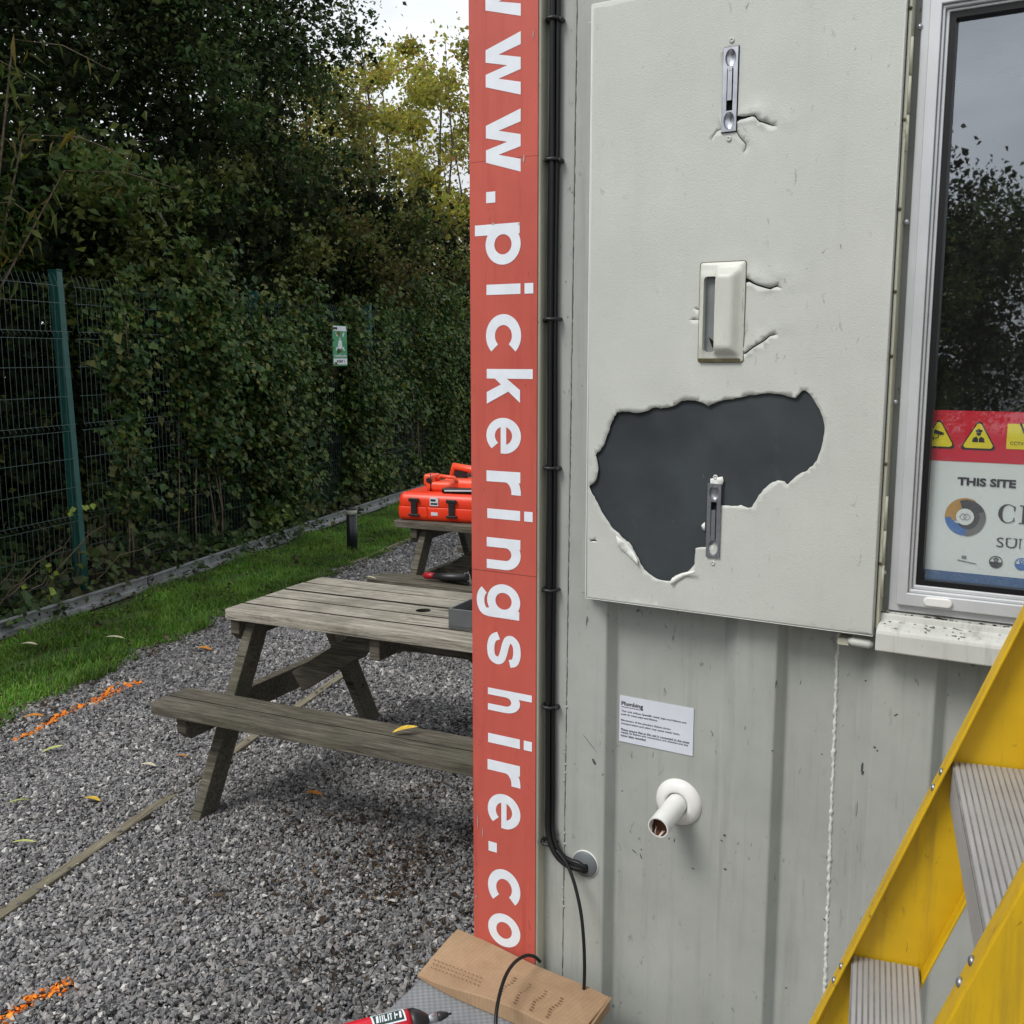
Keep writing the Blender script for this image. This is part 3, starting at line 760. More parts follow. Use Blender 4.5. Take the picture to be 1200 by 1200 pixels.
# long-leaved willow sprays at the far left
b = fen(-0.75, 0.30)
wil = empty('willow', b, "young willow with long narrow yellowing leaves, over the fence at the far left", "tree")
mb = MB()
LP = []; LD = []
rr = random.Random(5)
limb_ends = []
for (dt, ds, z0, z1, bend) in ((-0.1, 0.0, 2.2, 3.6, 0.5), (0.4, -0.1, 2.0, 3.2, 0.7), (-0.5, 0.1, 2.1, 2.9, 0.4), (0.9, 0.0, 2.2, 3.05, 0.8), (0.05, -0.1, 2.0, 2.7, 0.3), (-0.75, 0.0, 2.3, 3.3, 0.5), (0.25, -0.2, 2.2, 3.75, 0.6)):
    st = Vector((0, 0, 0.0)); e1 = fen(-0.75 + dt * 0.5, 0.28 + ds, z0) - b; e2 = fen(-0.75 + dt, 0.05 + ds, z1) - b
    dirn = (FD * rr.uniform(0.1, 1) * (1 if dt > -0.2 else -0.4) - FN * 0.55).normalized()
    tip = e2 + dirn * bend + Vector((0, 0, -0.10))
    pts = [st, e1 * 0.5, e1, e2, e2.lerp(tip, 0.5) + Vector((0, 0, 0.06)), tip]
    mb.tube(pts, [0.018, 0.014, 0.010, 0.006, 0.004, 0.002], 5)
    for k in range(38):
        f = rr.random(); p = e1.lerp(e2, f * 1.6) if f < 0.62 else e2.lerp(tip, (f - 0.62) / 0.38)
        LP.append(p + Vector((rr.uniform(-1, 1), rr.uniform(-1, 1), rr.uniform(-1, 0.3))) * 0.10)
mb.build('trunk', 'twig', wil)
P = np.array([tuple(p) for p in LP]); V, F = leaf_mesh(P, 0.135, 0.15, 0.16, droop=1.3, fold=0.15)
np_mesh('crown', V, F, 'leaf_willow', wil)

# ------------------------------------------------------------------ fence
fence = empty('mesh_fence', fen(0, 0), "green welded mesh fence overgrown with ivy, along the left of the lawn", "fence", math.atan2(FD.y, FD.x))
PT = 2.62
for i in range(-3, 8):
    mb = MB(); x = i * PT
    mb.box(x - 0.029, x + 0.029, -0.04, 0.04, -0.05, 2.33)
    mb.box(x - 0.032, x + 0.032, -0.043, 0.043, 2.331, 2.342)
    po = mb.build('post', 'fence_green', fence, bevel=0.004)
    if i == 0:      # this one leans back into the hedge
        po.data.transform(Matrix.Rotation(-0.028, 4, 'X'))
for i in range(-3, 7):
    mb = MB(); x0 = i * PT + 0.04; x1 = (i + 1) * PT - 0.04
    hz = [0.12, 0.33, 0.53, 0.58, 0.78, 0.99, 1.19, 1.24, 1.44, 1.65, 1.85, 1.90, 2.10, 2.22]
    for z in hz:
        yo = -0.052 - (0.02 if z in (0.58, 1.24, 1.90) else 0)
        mb.tube([(x0, yo, z), (x1, yo, z)], 0.0026, 4, smooth=False)
    k = 0; x = x0 + 0.025
    zz = [0.06, 0.53, 0.555, 0.58, 1.19, 1.215, 1.24, 1.85, 1.875, 1.90, 2.20, 2.30]
    yy = [0, 0, -0.02, 0, 0, -0.02, 0, 0, -0.02, 0, 0, 0.035]
    while x < x1:
        mb.tube([(x, -0.052 + q, z) for z, q in zip(zz, yy)], 0.0017, 3, smooth=False, cap0=False, cap1=False)
        x += 0.052
    mb.build('mesh_panel', 'wire_green', fence)

# assembly-point sign wired to the fence
sp = empty('assembly_sign', fen(3.9, -0.27, 0), "small green and white assembly point sign fixed to the ivy-covered fence", "sign", math.atan2(FD.y, FD.x))
zc = 1.84
mb = MB(); mb.plate([(-0.16, zc - 0.215), (0.16, zc - 0.215), (0.16, zc + 0.215), (-0.16, zc + 0.215)], -0.004, 0.004); mb.build('sign_plate', 'sign_green', sp, bevel=0.002)
mb = MB()
mb.box(-0.155, 0.155, -0.006, -0.0045, zc + 0.158, zc + 0.210); mb.box(-0.15, 0.15, -0.006, -0.0045, zc - 0.198, zc - 0.135)
for (ax, az, rot) in ((-0.075, 0.10, -45), (0.075, 0.10, 225), (0.075, -0.05, 135), (-0.075, -0.05, 45)):
    # four arrows pointing inwards
    pts = [(-0.035, -0.011), (0.005, -0.011), (0.005, -0.028), (0.035, 0), (0.005, 0.028), (0.005, 0.011), (-0.035, 0.011)]
    ca, sa = math.cos(R(rot)), math.sin(R(rot))
    mb.plate([(ax + 0.8 * (p * ca - q * sa), zc + az + 0.02 + 0.8 * (p * sa + q * ca)) for p, q in pts], -0.006, -0.0045)
for (hx, hz_) in ((-0.026, 0.045), (0.026, 0.045), (0, 0.072), (0, 0.03)):
    mb.plate([(hx + 0.013 * math.cos(a), zc + hz_ + 0.013 * math.sin(a)) for a in np.linspace(0, 2 * math.pi, 12, endpoint=False)], -0.006, -0.0045)
    mb.plate([(hx - 0.018, zc + hz_ - 0.075), (hx + 0.018, zc + hz_ - 0.075), (hx + 0.02, zc + hz_ - 0.02), (hx, zc + hz_ - 0.012), (hx - 0.02, zc + hz_ - 0.02)], -0.0062 - 0.0002 * (hx != 0), -0.0045)
write(mb, "Assembly point", -0.14, zc - 0.125, 0.034, -0.0063, 0.02, 0.28)
tag(mb.build('symbol', 'sign_white', sp), kind='stuff')
mb = MB(); mb.box(-0.13, -0.06, -0.0075, -0.0065, zc + 0.172, zc + 0.196)
write(mb, "POINT 1", -0.08, zc - 0.182, 0.032, -0.0075, 0.02, 0.17)
tag(mb.build('caption', 'ink', sp), kind='stuff')

sp.scale = (1.08, 1.0, 1.0)
# ivy hanging on the fence
def ivy(t0, t1, n, label, strands, top=2.6, front=0.07, mat='leaf_ivy', size=0.052, low=0.0):
    "leaves gathered along hanging, wandering strands, thick in places and open in others"
    b = fen((t0 + t1) / 2, -0.10)
    root = empty('ivy', b, label, "ivy")
    T, Z, S, W = [], [], [], []
    mb = MB()
    wts = [rnd.uniform(0.25, 1.6) for _ in range(strands)]; tot = sum(wts)
    for k in range(strands):
        m = int(1.35 * n * wts[k] / tot); tk = rnd.uniform(t0, t1); za = rnd.choice((0.05, 0.05, 0.3, 0.9)) + low * rnd.uniform(0.4, 1.3); zb = top * rnd.uniform(0.55, 1.05)
        if zb - za < 0.5: zb = za + 0.6
        ph = rnd.uniform(0, 6); am = rnd.uniform(0.04, 0.16); wd = rnd.uniform(0.05, 0.13) * (0.6 + 0.4 * wts[k])
        f = rng.random(m)
        # bunches along the strand
        nb_ = max(3, int(m / 60)); cen = rng.random(nb_); pick = rng.integers(0, nb_, m)
        f = np.where(rng.random(m) < 0.6, np.clip(cen[pick] + rng.normal(0, 0.05, m), 0, 1), f)
        z = za + (zb - za) * f
        T.append(tk + am * np.sin(z * 2.2 + ph) + rng.normal(0, 1, m) * wd * (0.7 + 0.6 * np.sin(z * 5 + ph) ** 2)); Z.append(z + rng.normal(0, 0.04, m))
        S.append(-0.055 - np.abs(rng.normal(0, front, m)) * (0.5 + 0.5 * wts[k]) * (0.5 + 1.3 * np.sin(z * 3.1 + ph * 2) ** 2) + 0.03)
        if k % 4 == 0:
            pts = [fen(tk + am * math.sin(zz * 2.2 + ph), -0.075 - 0.02 * math.sin(zz * 4), zz) - b for zz in np.linspace(0.0, zb, 8)]
            mb.tube(pts, [0.008 - 0.0008 * j for j in range(8)], 5)
    tt, zz, s_ = np.concatenate(T), np.concatenate(Z), np.concatenate(S)
    P = np.stack([FP.x + FD.x * tt + FN.x * s_ - b.x, FP.y + FD.y * tt + FN.y * s_ - b.y, zz], 1)
    P = P[(zz > 0.04) & (zz < 3.0)]
    V, F = leaf_mesh(P, size, 0.35, 0.9, face=(-FN.x * 0.7, -FN.y * 0.7, 0.25), droop=0.8)
    np_mesh('leaves', V, F, mat, root)
    tag(mb.build('stems', 'twig', root), kind='stuff')
ivy(0.30, 1.25, 1900, "loose ivy climbing the wires beside the green post", 9, 2.5, 0.05, low=0.5)
ivy(1.15, 2.45, 6500, "broad yellowish ivy on the upper wires, right of the green post", 15, 2.75, 0.10, low=0.8)
ivy(2.42, 3.0, 8000, "thick ivy column hanging to the ground, left of the green sign", 9, 2.8, 0.12)
ivy(3.05, 3.75, 3600, "ivy spread close round the left of the green sign", 12, 2.75, 0.07, low=0.3)
ivy(4.3, 5.4, 8500, "ivy mass right of the green sign covering a fence post", 13, 2.35, 0.12)
ivy(5.5, 6.6, 2600, "thin dark ivy on the far bay above the bollard", 9, 2.5, 0.06, low=0.4)
ivy(6.6, 7.9, 6500, "reddish-green ivy on the fence behind the orange cases", 15, 2.8, 0.10)
ivy(7.9, 10.8, 11000, "far ivy at the end of the fence next to the red sign", 26, 2.9, 0.12)
n = 9000
tt = rng.uniform(-4, 11.5, n); ss = rng.uniform(-0.42, 1.2, n) ; zz = np.abs(rng.normal(0, 0.28, n)) * (0.7 + 0.5 * np.sin(tt * 3.1)) * np.clip(0.3 + (ss + 0.42) * 2, 0.2, 1) + 0.02
P = np.stack([FP.x + FD.x * tt + FN.x * ss, FP.y + FD.y * tt + FN.y * ss, zz], 1)
V, F = leaf_mesh(P, 0.075, 0.4, 0.9, face=(-FN.x * 0.5, -FN.y * 0.5, 0.4))
sp_t = rng.uniform(-3, 9.5, 46); q_i = rng.integers(0, 46, 1500)
t3 = sp_t[q_i] + rng.normal(0, 0.10, 1500); s3 = -0.50 + rng.normal(0, 0.05, 1500); z3 = 0.02 + np.abs(rng.normal(0.05, 0.05, 1500))
P3 = np.stack([FP.x + FD.x * t3 + FN.x * s3, FP.y + FD.y * t3 + FN.y * s3, z3], 1)
V3, F3 = leaf_mesh(P3, 0.05, 0.4, 0.6, face=(-FN.x * 0.5, -FN.y * 0.5, 0.4))
V, F = np.concatenate([V, V3]), np.concatenate([F, F3 + len(V)])
tag(np_mesh('undergrowth', V, F, 'leaf_dark'), "dark ground ivy and weeds along the foot of the fence", None, kind='stuff')
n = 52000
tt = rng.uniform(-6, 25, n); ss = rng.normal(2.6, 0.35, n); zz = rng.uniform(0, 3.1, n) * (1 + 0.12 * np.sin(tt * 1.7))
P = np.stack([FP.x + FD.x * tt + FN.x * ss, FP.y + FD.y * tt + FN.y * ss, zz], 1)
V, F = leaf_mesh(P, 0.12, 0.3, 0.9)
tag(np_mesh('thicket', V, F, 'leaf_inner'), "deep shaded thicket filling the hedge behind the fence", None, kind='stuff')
# dry bramble stems at the foot of the first bay
b = fen(-0.7, -0.05)
br_ = empty('bramble', b, "dry tangled bramble stems with lime leaves at the foot of the leftmost fence bay", "bramble")
mb = MB(); rr = random.Random(3)
for k in range(46):
    t0 = rr.uniform(-1.9, 0.9); p = fen(t0, rr.uniform(-0.14, 0.25), 0.02) - b
    d = (FD * rr.uniform(-1, 1) + FN * rr.uniform(-0.35, 0.1) + Vector((0, 0, rr.uniform(0.4, 1.5)))).normalized(); Lh = rr.uniform(0.3, 1.0)
    pts = [p + d * Lh * q + Vector((0, 0, -0.35 * Lh * q * q)) + Vector((rr.uniform(-1, 1), rr.uniform(-1, 1), rr.uniform(-1, 1))) * 0.03 for q in (0, 0.25, 0.5, 0.75, 1)]
    mb.tube(pts, [0.006, 0.0055, 0.005, 0.004, 0.002], 4)
tag(mb.build('stems', 'twig', br_), kind='stuff')
P = np.array([tuple(fen(-0.62 + rr.gauss(0, 0.10), -0.18 + rr.gauss(0, 0.05), 0.20 + rr.gauss(0, 0.06)) - b) for _ in range(9)] + [tuple(fen(-0.12 + rr.gauss(0, 0.07), -0.12 + rr.gauss(0, 0.02), 0.62 + rr.gauss(0, 0.03)) - b) for _ in range(5)])
V, F = leaf_mesh(P, 0.05, 0.3, 0.95, face=(0.3, -0.8, 0.2)); np_mesh('leaves', V, F, 'leaf_lime', br_)

# galvanised kerb rail between lawn and hedge
rail = empty('kerb_rail', fen(0, -0.50), "low galvanised steel rail along the back of the lawn, foot of the fence", "rail", math.atan2(FD.y, FD.x))
x = -4.6; i = 0
while x < 20:
    Ls = 2.35; mb = MB(); z0 = 0.02 + 0.012 * math.sin(i * 2.1); z1 = 0.02 + 0.012 * math.sin(i * 2.1 + 1.5); sk = 0.012 * math.sin(i * 3.7)
    prof = [(-0.045, 0.0), (-0.045, 0.014), (-0.012, 0.018), (-0.004, 0.032), (-0.004, 0.084), (-0.014, 0.090), (-0.024, 0.093), (-0.024, 0.101), (0.010, 0.101), (0.012, 0.0)]
    vs = [(xx, p + sk * q, zz + z) for xx, zz, q in ((x, z0, -1), (x + Ls - 0.02, z1, 1)) for p, z in prof]
    m = len(prof)
    mb.add(vs, [tuple(range(m)), tuple(reversed(range(m, 2 * m)))] + [(k, k + m, (k + 1) % m + m, (k + 1) % m) for k in range(m)])
    mb.build('rail_length', 'galvanised', rail)
    if x < 8:
        mb = MB()
        for k in range(22):
            xx = x + 0.06 + k * 0.104 + rnd.uniform(-.03, .03)
            if rnd.random() < 0.45: continue
            mb.box(xx, xx + rnd.uniform(.008, .03), -0.0065, -0.0042, z0 + rnd.uniform(.045, .055), z0 + rnd.uniform(.058, .07))
        tag(mb.build('slot_row', 'dark_gap', rail), kind='stuff')
    x += Ls; i += 1

# bollard light on the lawn
p = on_level(413, 647)
bo = empty('bollard_light', p, "short black bollard light with a pale lens, on the lawn before the rail", "bollard")
mb = MB(); mb.cyl((0, 0, -0.02), (0, 0, 0.34), 0.047, 0.047, 20); mb.build('post', 'bollard_black', bo)
mb = MB(); mb.cyl((0, 0, 0.341), (0, 0, 0.385), 0.050, 0.050, 20); mb.build('lens', 'bollard_lens', bo)
mb = MB(); mb.lathe([(0.0, 0.406), (0.035, 0.404), (0.052, 0.396), (0.053, 0.386), (0.0, 0.386)], 20); mb.build('cap', 'bollard_black', bo)

# leaf litter along the lawn edge, the rail and below the near table
n = 2300
k1 = rng.random(n)
yy = rng.uniform(3.2, 10, n); ex = grass_edge_x(yy)
X = np.where(k1 < 0.50, ex + rng.normal(0.03, 0.07, n), np.where(k1 < 0.88, rail_x(yy) + 0.08 + np.abs(rng.normal(0, 0.10, n)), 0))
Y = yy.copy()
m = k1 >= 0.88
X[m] = rng.normal(-0.35, 0.28, m.sum()); Y[m] = rng.normal(3.15, 0.42, m.sum())
P = np.stack([X, Y, rng.uniform(0.010, 0.022, n)], 1)
P = P[~inside_cabin(P[:, :2], 0.05)]
V, F = leaf_mesh(P, 0.021, 2.2, 0.65, fold=0.35)
cen_ = np.stack([rng.normal(-0.42, 0.30, 40), rng.normal(3.25, 0.50, 40)], 1)
pk = cen_[rng.integers(0, 40, 900)] + rng.normal(0, 0.045, (900, 2))
pk = pk[~inside_cabin(pk, 0.05)]
P2 = np.concatenate([pk, rng.uniform(0.010, 0.018, (len(pk), 1))], 1)
V2, F2 = leaf_mesh(P2, 0.018, 2.0, 0.6, fold=0.35)
V, F = np.concatenate([V, V2]), np.concatenate([F, F2 + len(V)])
yl_ = rng.uniform(3.5, 10.5, 700); xl_ = rail_x(yl_) + 0.05 + (grass_edge_x(yl_) - rail_x(yl_)) * rng.random(700) ** 1.4
V2, F2 = leaf_mesh(np.stack([xl_, yl_, rng.uniform(0.03, 0.055, 700)], 1), 0.035, 1.6, 0.5, fold=0.35)
V, F = np.concatenate([V, V2]), np.concatenate([F, F2 + len(V)])
tag(np_mesh('leaf_litter', V, F, 'litter'), "scattered small brown dead leaves on gravel and lawn edge", None, kind='stuff')

def fallen(px, py, z, size, ang, mat, label, asp=0.38):
    p = on_level(px, py, z)
    o = MB()
    n = 5; top = []; bot = []
    for i in range(n + 1):
        f = i / n; w = asp * 0.5 * math.sin(math.pi * min(1, f * 0.94 + 0.03)) ** 0.8 * size
        zc = 0.006 * math.sin(f * 3.1) + 0.004
        top.append((size * (f - 0.5), w, zc + 0.18 * w)); bot.append((size * (f - 0.5), -w, zc + 0.25 * w))
    mid = [(size * (i / n - 0.5), 0, 0.006 * math.sin(i / n * 3.1) + 0.002) for i in range(n + 1)]
    vs = top + mid + bot; k = n + 1
    fs = [(i, i + 1, k + i + 1, k + i) for i in range(n)] + [(k + i, k + i + 1, 2 * k + i + 1, 2 * k + i) for i in range(n)]
    o.add(vs, fs, True)
    ob = o.build('fallen_leaf', mat); ob.location = p + Vector((0, 0, 0.006)); ob.rotation_euler = (rnd.uniform(-.2, .2), rnd.uniform(-.2, .2), R(ang))
    tag(ob, label, "leaf", "fallen autumn leaves")
G_ = 0.012
fallen(475, 858, 0.458, 0.085, 10, 'leaf_fall_yellow', "yellow leaf lying on the near bench of the picnic table", 0.3)
fallen(368, 933, G_, 0.075, -15, 'leaf_fall_orange', "orange leaf on the gravel below the near bench")
fallen(107, 940, G_, 0.075, -12, 'leaf_fall_yellow', "bright yellow and brown leaf on gravel left of the table leg", 0.55)
fallen(240, 762, G_, 0.085, 0, 'leaf_fall_orange', "amber leaf on the pale gravel left of the table top", 0.5)
fallen(23, 942, G_, 0.09, 50, 'leaf_fall_green', "pale green leaf on gravel at the left edge of the photo", 0.22)
fallen(28, 990, G_, 0.085, 2, 'leaf_fall_green', "slim yellow-green leaf just above the flush timber board", 0.2)
fallen(62, 880, G_, 0.09, 25, 'leaf_fall_green', "slim green leaf just below the orange spray line", 0.22)
fallen(174, 899, G_, 0.07, -10, 'leaf_fall_pale', "curled pale leaf on gravel before the bench end", 0.3)
fallen(214, 889, G_, 0.055, 10, 'leaf_fall_orange', "brown leaf under the bench end beside the table leg", 0.35)
fallen(33, 757, 0.05, 0.11, -5, 'leaf_fall_pale', "dry pale leaf resting on the lawn near the rail", 0.4)
fallen(135, 749, 0.05, 0.11, 3, 'leaf_fall_pale', "flat straw-coloured leaf in the middle of the lawn", 0.28)
fallen(431, 679, 0.458, 0.12, -30, 'leaf_fall_pale', "white curled leaf on the end of the far bench", 0.25)
fallen(40, 842, 0.03, 0.09, 15, 'leaf_fall_orange', "rust-orange leaf at the lawn edge above the spray line", 0.5)

# ------------------------------------------------------------------ picnic tables (local x along the planks, y away from the viewer)
TA = R(-25.4)
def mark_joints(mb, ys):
    "long faces that look into a joint carry its black dirt, with its shade put into the colour"
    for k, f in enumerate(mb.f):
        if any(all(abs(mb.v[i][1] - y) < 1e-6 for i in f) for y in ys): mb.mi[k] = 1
def picnic_table(base, label, mats, hole=True, e00=0.075):
    root = empty('picnic_table', base, label, "picnic table", TA)
    Lt = 1.52
    tb, bb = mats
    y0, y1, zt = 0.335, 0.995, 0.74
    npl = 5; gap = 0.012; pw = (y1 - y0 - gap * (npl - 1)) / npl
    for i in range(npl):
        ya = y0 + i * (pw + gap); mb = MB()
        e0 = e00 + rnd.uniform(-0.004, 0.004)
        poly = [(e0, ya), (Lt + 0.08, ya), (Lt + 0.08, ya + pw), (e0, ya + pw)]
        if i == 0: poly = [(e0 + 0.03, ya), (Lt + 0.05, ya), (Lt + 0.08, ya + 0.03), (Lt + 0.08, ya + pw), (e0, ya + pw), (e0, ya + 0.03), (e0 + 0.009, ya + 0.009)]
        if i == npl - 1: poly = [(e0, ya), (Lt + 0.08, ya), (Lt + 0.08, ya + pw - 0.03), (Lt + 0.05, ya + pw), (e0 + 0.03, ya + pw), (e0 + 0.009, ya + pw - 0.009), (e0, ya + pw - 0.03)]
        dz = rnd.uniform(-0.003, 0.003); inner = [q for q in ([ya] if i > 0 else []) + ([ya + pw] if i < npl - 1 else [])]
        if i == 2 and hole:
            hx, hy, hr = 0.80, ya + pw * 0.5, 0.030
            circ = [(hx + hr * math.cos(a), hy + hr * math.sin(a)) for a in np.linspace(0, 2 * math.pi, 20, endpoint=False)]
            V, F = holed(poly, [circ])
            mb.add([(x_, y_, zt + dz) for x_, y_ in V], F); mb.add([(x_, y_, zt - 0.038) for x_, y_ in V], F)
            for lp in (poly, circ):
                m = len(lp); mb.mat = 1 if lp is circ else 0; mb.add([(x_, y_, zt + dz) for x_, y_ in lp] + [(x_, y_, zt - 0.038) for x_, y_ in lp], [(k, (k + 1) % m, m + (k + 1) % m, m + k) for k in range(m)])
        else:
            m = len(poly)
            mb.add([(x_, y_, zt + dz) for x_, y_ in poly] + [(x_, y_, zt - 0.038) for x_, y_ in poly], [tuple(range(m)), tuple(reversed(range(m, 2 * m)))] + [(k, m + k, m + (k + 1) % m, (k + 1) % m) for k in range(m)])
        if i == 2 and hole: mb.mat = 1; mb.add([(hx + 0.034 * (q % 2 * 2 - 1), hy + 0.034 * (q // 2 * 2 - 1), zt - 0.030) for q in range(4)], [(0, 1, 3, 2)])  # dark wall and floor sheet: the hole's shade put into the colour
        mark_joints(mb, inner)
        mb.build('top_plank', [tb, 'shaded_joint_wood'], root, bevel=0.003)
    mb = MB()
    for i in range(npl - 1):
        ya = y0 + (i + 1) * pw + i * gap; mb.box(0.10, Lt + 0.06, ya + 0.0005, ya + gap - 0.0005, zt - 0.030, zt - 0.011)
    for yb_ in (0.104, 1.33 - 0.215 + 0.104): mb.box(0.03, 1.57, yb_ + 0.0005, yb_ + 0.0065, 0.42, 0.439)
    tag(mb.build('gap_dirt_shade', 'black_dirt', root), kind='stuff')  # dark filler strips: joint dirt, plus the gap's shade as colour
    for side in (0, 1):
        for i in range(2):
            ya = 0.0 + i * 0.111; mb = MB()
            if side: ya = 1.33 - 0.215 + i * 0.111
            poly = [(0.0, ya), (1.60, ya), (1.60, ya + 0.104), (0.0, ya + 0.104)]
            if i == 0: poly = [(0.02, ya), (1.58, ya), (1.60, ya + 0.02), (1.60, ya + 0.104), (0.0, ya + 0.104), (0.0, ya + 0.02)]
            else: poly = [(0, ya), (1.6, ya), (1.6, ya + 0.084), (1.58, ya + 0.104), (0.02, ya + 0.104), (0, ya + 0.084)]
            m = len(poly); z1 = 0.45 + rnd.uniform(-0.003, 0.002)
            mb.add([(x_, y_, z1) for x_, y_ in poly] + [(x_, y_, 0.41) for x_, y_ in poly], [tuple(range(m)), tuple(reversed(range(m, 2 * m)))] + [(k, m + k, m + (k + 1) % m, (k + 1) % m) for k in range(m)])
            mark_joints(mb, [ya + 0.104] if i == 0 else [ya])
            mb.build('seat_plank', [bb, 'shaded_joint_wood'], root, bevel=0.003)
    for fx, so in ((0.165, -1), (1.43, 1)):
        for sgn in (0, 1):
            yb, yt = (0.085, 0.46) if sgn == 0 else (1.245, 0.87)
            mb = MB(); wy = 0.052
            mb.hexa([(fx - 0.022, yb - wy, -0.01), (fx + 0.022, yb - wy, -0.01), (fx + 0.022, yb + wy, -0.01), (fx - 0.022, yb + wy, -0.01)],
                    [(fx - 0.022, yt - wy, 0.70), (fx + 0.022, yt - wy, 0.70), (fx + 0.022, yt + wy, 0.70), (fx - 0.022, yt + wy, 0.70)])
            mb.build('leg', bb, root, bevel=0.004)
        xa = fx + so * 0.046
        mb = MB(); mb.plate([(0.045, 0.34), (0.075, 0.31), (1.255, 0.31), (1.285, 0.34), (1.285, 0.409), (0.045, 0.409)], xa - 0.022, xa + 0.022)
        # plate works in (x,z); turn it so that it spans y
        mb.v = [(y_, x_, z_) for x_, y_, z_ in mb.v]
        mb.build('seat_bearer', bb, root, bevel=0.004)
        mb = MB(); mb.plate([(0.36, 0.64), (0.39, 0.61), (0.94, 0.61), (0.97, 0.64), (0.97, 0.701), (0.36, 0.701)], xa - 0.021, xa + 0.021)
        mb.v = [(y_, x_, z_) for x_, y_, z_ in mb.v]
        mb.build('top_bearer', bb, root, bevel=0.004)
        xm = 0.80 - so * -0.05
        mb = MB(); mb.beam((fx - so * 0.028, 0.665, 0.37), (xm + so * 0.13, 0.665, 0.645), 0.042, 0.095); mb.build('brace', bb, root, bevel=0.004)
    mb = MB(); mb.box(0.74, 0.785, 0.37, 0.96, 0.61, 0.701); mb.build('middle_bearer', bb, root, bevel=0.004)
    return root
TB1 = on_level(172, 824, 0.45); TB1.z = 0
picnic_table(TB1, "near weathered picnic table with a pale top, grey tray at its right end", ('table_wood', 'bench_wood'))
TB2 = on_level(427, 678, 0.45); TB2.z = 0
picnic_table(TB2, "far picnic table carrying the orange cases, mostly hidden by the red sign", ('bench_wood', 'bench_wood'), hole=False, e00=-0.02)
def tloc(base, x_, y_, z_):
    c, s = math.cos(TA), math.sin(TA)
    return Vector((base.x + x_ * c - y_ * s, base.y + x_ * s + y_ * c, z_))

# grey tray on the near table
gt = empty('tool_tray', tloc(TB1, 1.02, 0.47, 0.742), "open grey tray on the right end of the near table", "tray", TA)
mb = MB(); mb.box(0, 0.42, 0, 0.26, 0, 0.006); mb.build('tray_base', 'grey_case', gt)
for nm, q in (('tray_side', (0, 0.42, 0, 0.008, 0.0065, 0.072)), ('tray_side', (0, 0.42, 0.252, 0.26, 0.0065, 0.072)), ('tray_side', (0, 0.008, 0.0085, 0.2515, 0.0065, 0.072)), ('tray_side', (0.412, 0.42, 0.0085, 0.2515, 0.0065, 0.072))):
    mb = MB(); mb.box(*q); mb.build(nm, 'grey_case', gt, bevel=0.002)
# red and black tool on the far bench
tl = empty('hand_tool', tloc(TB2, 0.34, 0.10, 0.452), "red and black hand tool lying on the far table's front bench", "tool", TA - 0.1)
mb = MB(); mb.tube([(0, 0, 0.03), (0.012, 0, 0.03), (0.05, 0, 0.032), (0.075, 0, 0.033)], [0.012, 0.019, 0.02, 0.018], 14); mb.build('nose', 'tool_dark_red', tl)
mb = MB(); mb.tube([(0.076, 0, 0.033), (0.15, 0, 0.036), (0.30, 0, 0.05)], [0.018, 0.022, 0.022], 12); mb.tube([(0.076, 0.05, 0.012), (0.3, 0.01, 0.012)], 0.012, 8); mb.build('handle', 'black_plastic', tl)

# orange cases on the far table
def rounded_case(mb, x0, x1, y0, y1, z0, z1, r, flat=''):
    "soft-edged case body: rings of a rounded rectangle"
    rings = [(0.0, r * 0.7), (r * 0.35, r * 0.2), (r, 0.0), (z1 - z0 - r, 0.0), (z1 - z0 - r * 0.35, r * 0.2), (z1 - z0, r * 0.7)]
    if flat == 'top': rings = rings[:3] + [(z1 - z0 - 0.004, 0.0), (z1 - z0 - 0.001, 0.001), (z1 - z0, 0.004)]
    if flat == 'bottom': rings = [(0.0, 0.004), (0.001, 0.001), (0.004, 0.0)] + rings[3:]
    vs = []; fs = []; K = 20
    for h, ins in rings:
        for k in range(K):
            q, f = divmod(k, 5); a = (q + f / 4) * math.pi / 2
            cx = (x1 - r) if q in (0, 3) else (x0 + r); cy = (y1 - r) if q in (0, 1) else (y0 + r)
            vs.append((cx + (r - ins) * math.cos(a), cy + (r - ins) * math.sin(a), z0 + h))
    for i in range(len(rings) - 1):
        for k in range(K): fs.append((i * K + k, i * K + (k + 1) % K, (i + 1) * K + (k + 1) % K, (i + 1) * K + k))
    mb.add(vs, fs, True); o = len(mb.v) - len(vs)
    for rr_, rev in ((0, True), (len(rings) - 1, False)):
        f = [o + rr_ * K + k for k in range(K)]
        mb.f.append(tuple(reversed(f)) if rev else tuple(f)); mb.sm.append(True); mb.mi.append(mb.mat)
oc = empty('instrument_case', tloc(TB2, 0.0, 0.37, 0.742), "large bright orange hard case with two black latches, on the far picnic table", "case", TA + R(6))
mb = MB(); rounded_case(mb, 0, 0.62, 0, 0.40, 0.0, 0.085, 0.030, 'top'); mb.build('case_body', 'case_orange', oc)
mb = MB(); rounded_case(mb, 0.002, 0.618, 0.002, 0.398, 0.0855, 0.168, 0.040, 'bottom'); mb.build('case_lid', 'case_orange', oc)
for lx in (0.115, 0.36):
    mb = MB()
    mb.box(lx - 0.032, lx + 0.032, -0.018, -0.002, 0.118, 0.140); mb.box(lx - 0.018, lx + 0.018, -0.014, -0.0015, 0.045, 0.1175); mb.box(lx - 0.034, lx + 0.034, -0.016, -0.001, 0.030, 0.0445)
    mb.build('latch', 'black_plastic', oc, bevel=0.003)
mb = MB(); mb.box(0.218, 0.272, -0.003, 0.006, 0.097, 0.146); mb.build('label_patch', 'paper_white', oc)
mb = MB(); mb.box(0.225, 0.268, -0.002, 0.0, 0.038, 0.058); mb.build('label_patch', 'paper_white', oc)
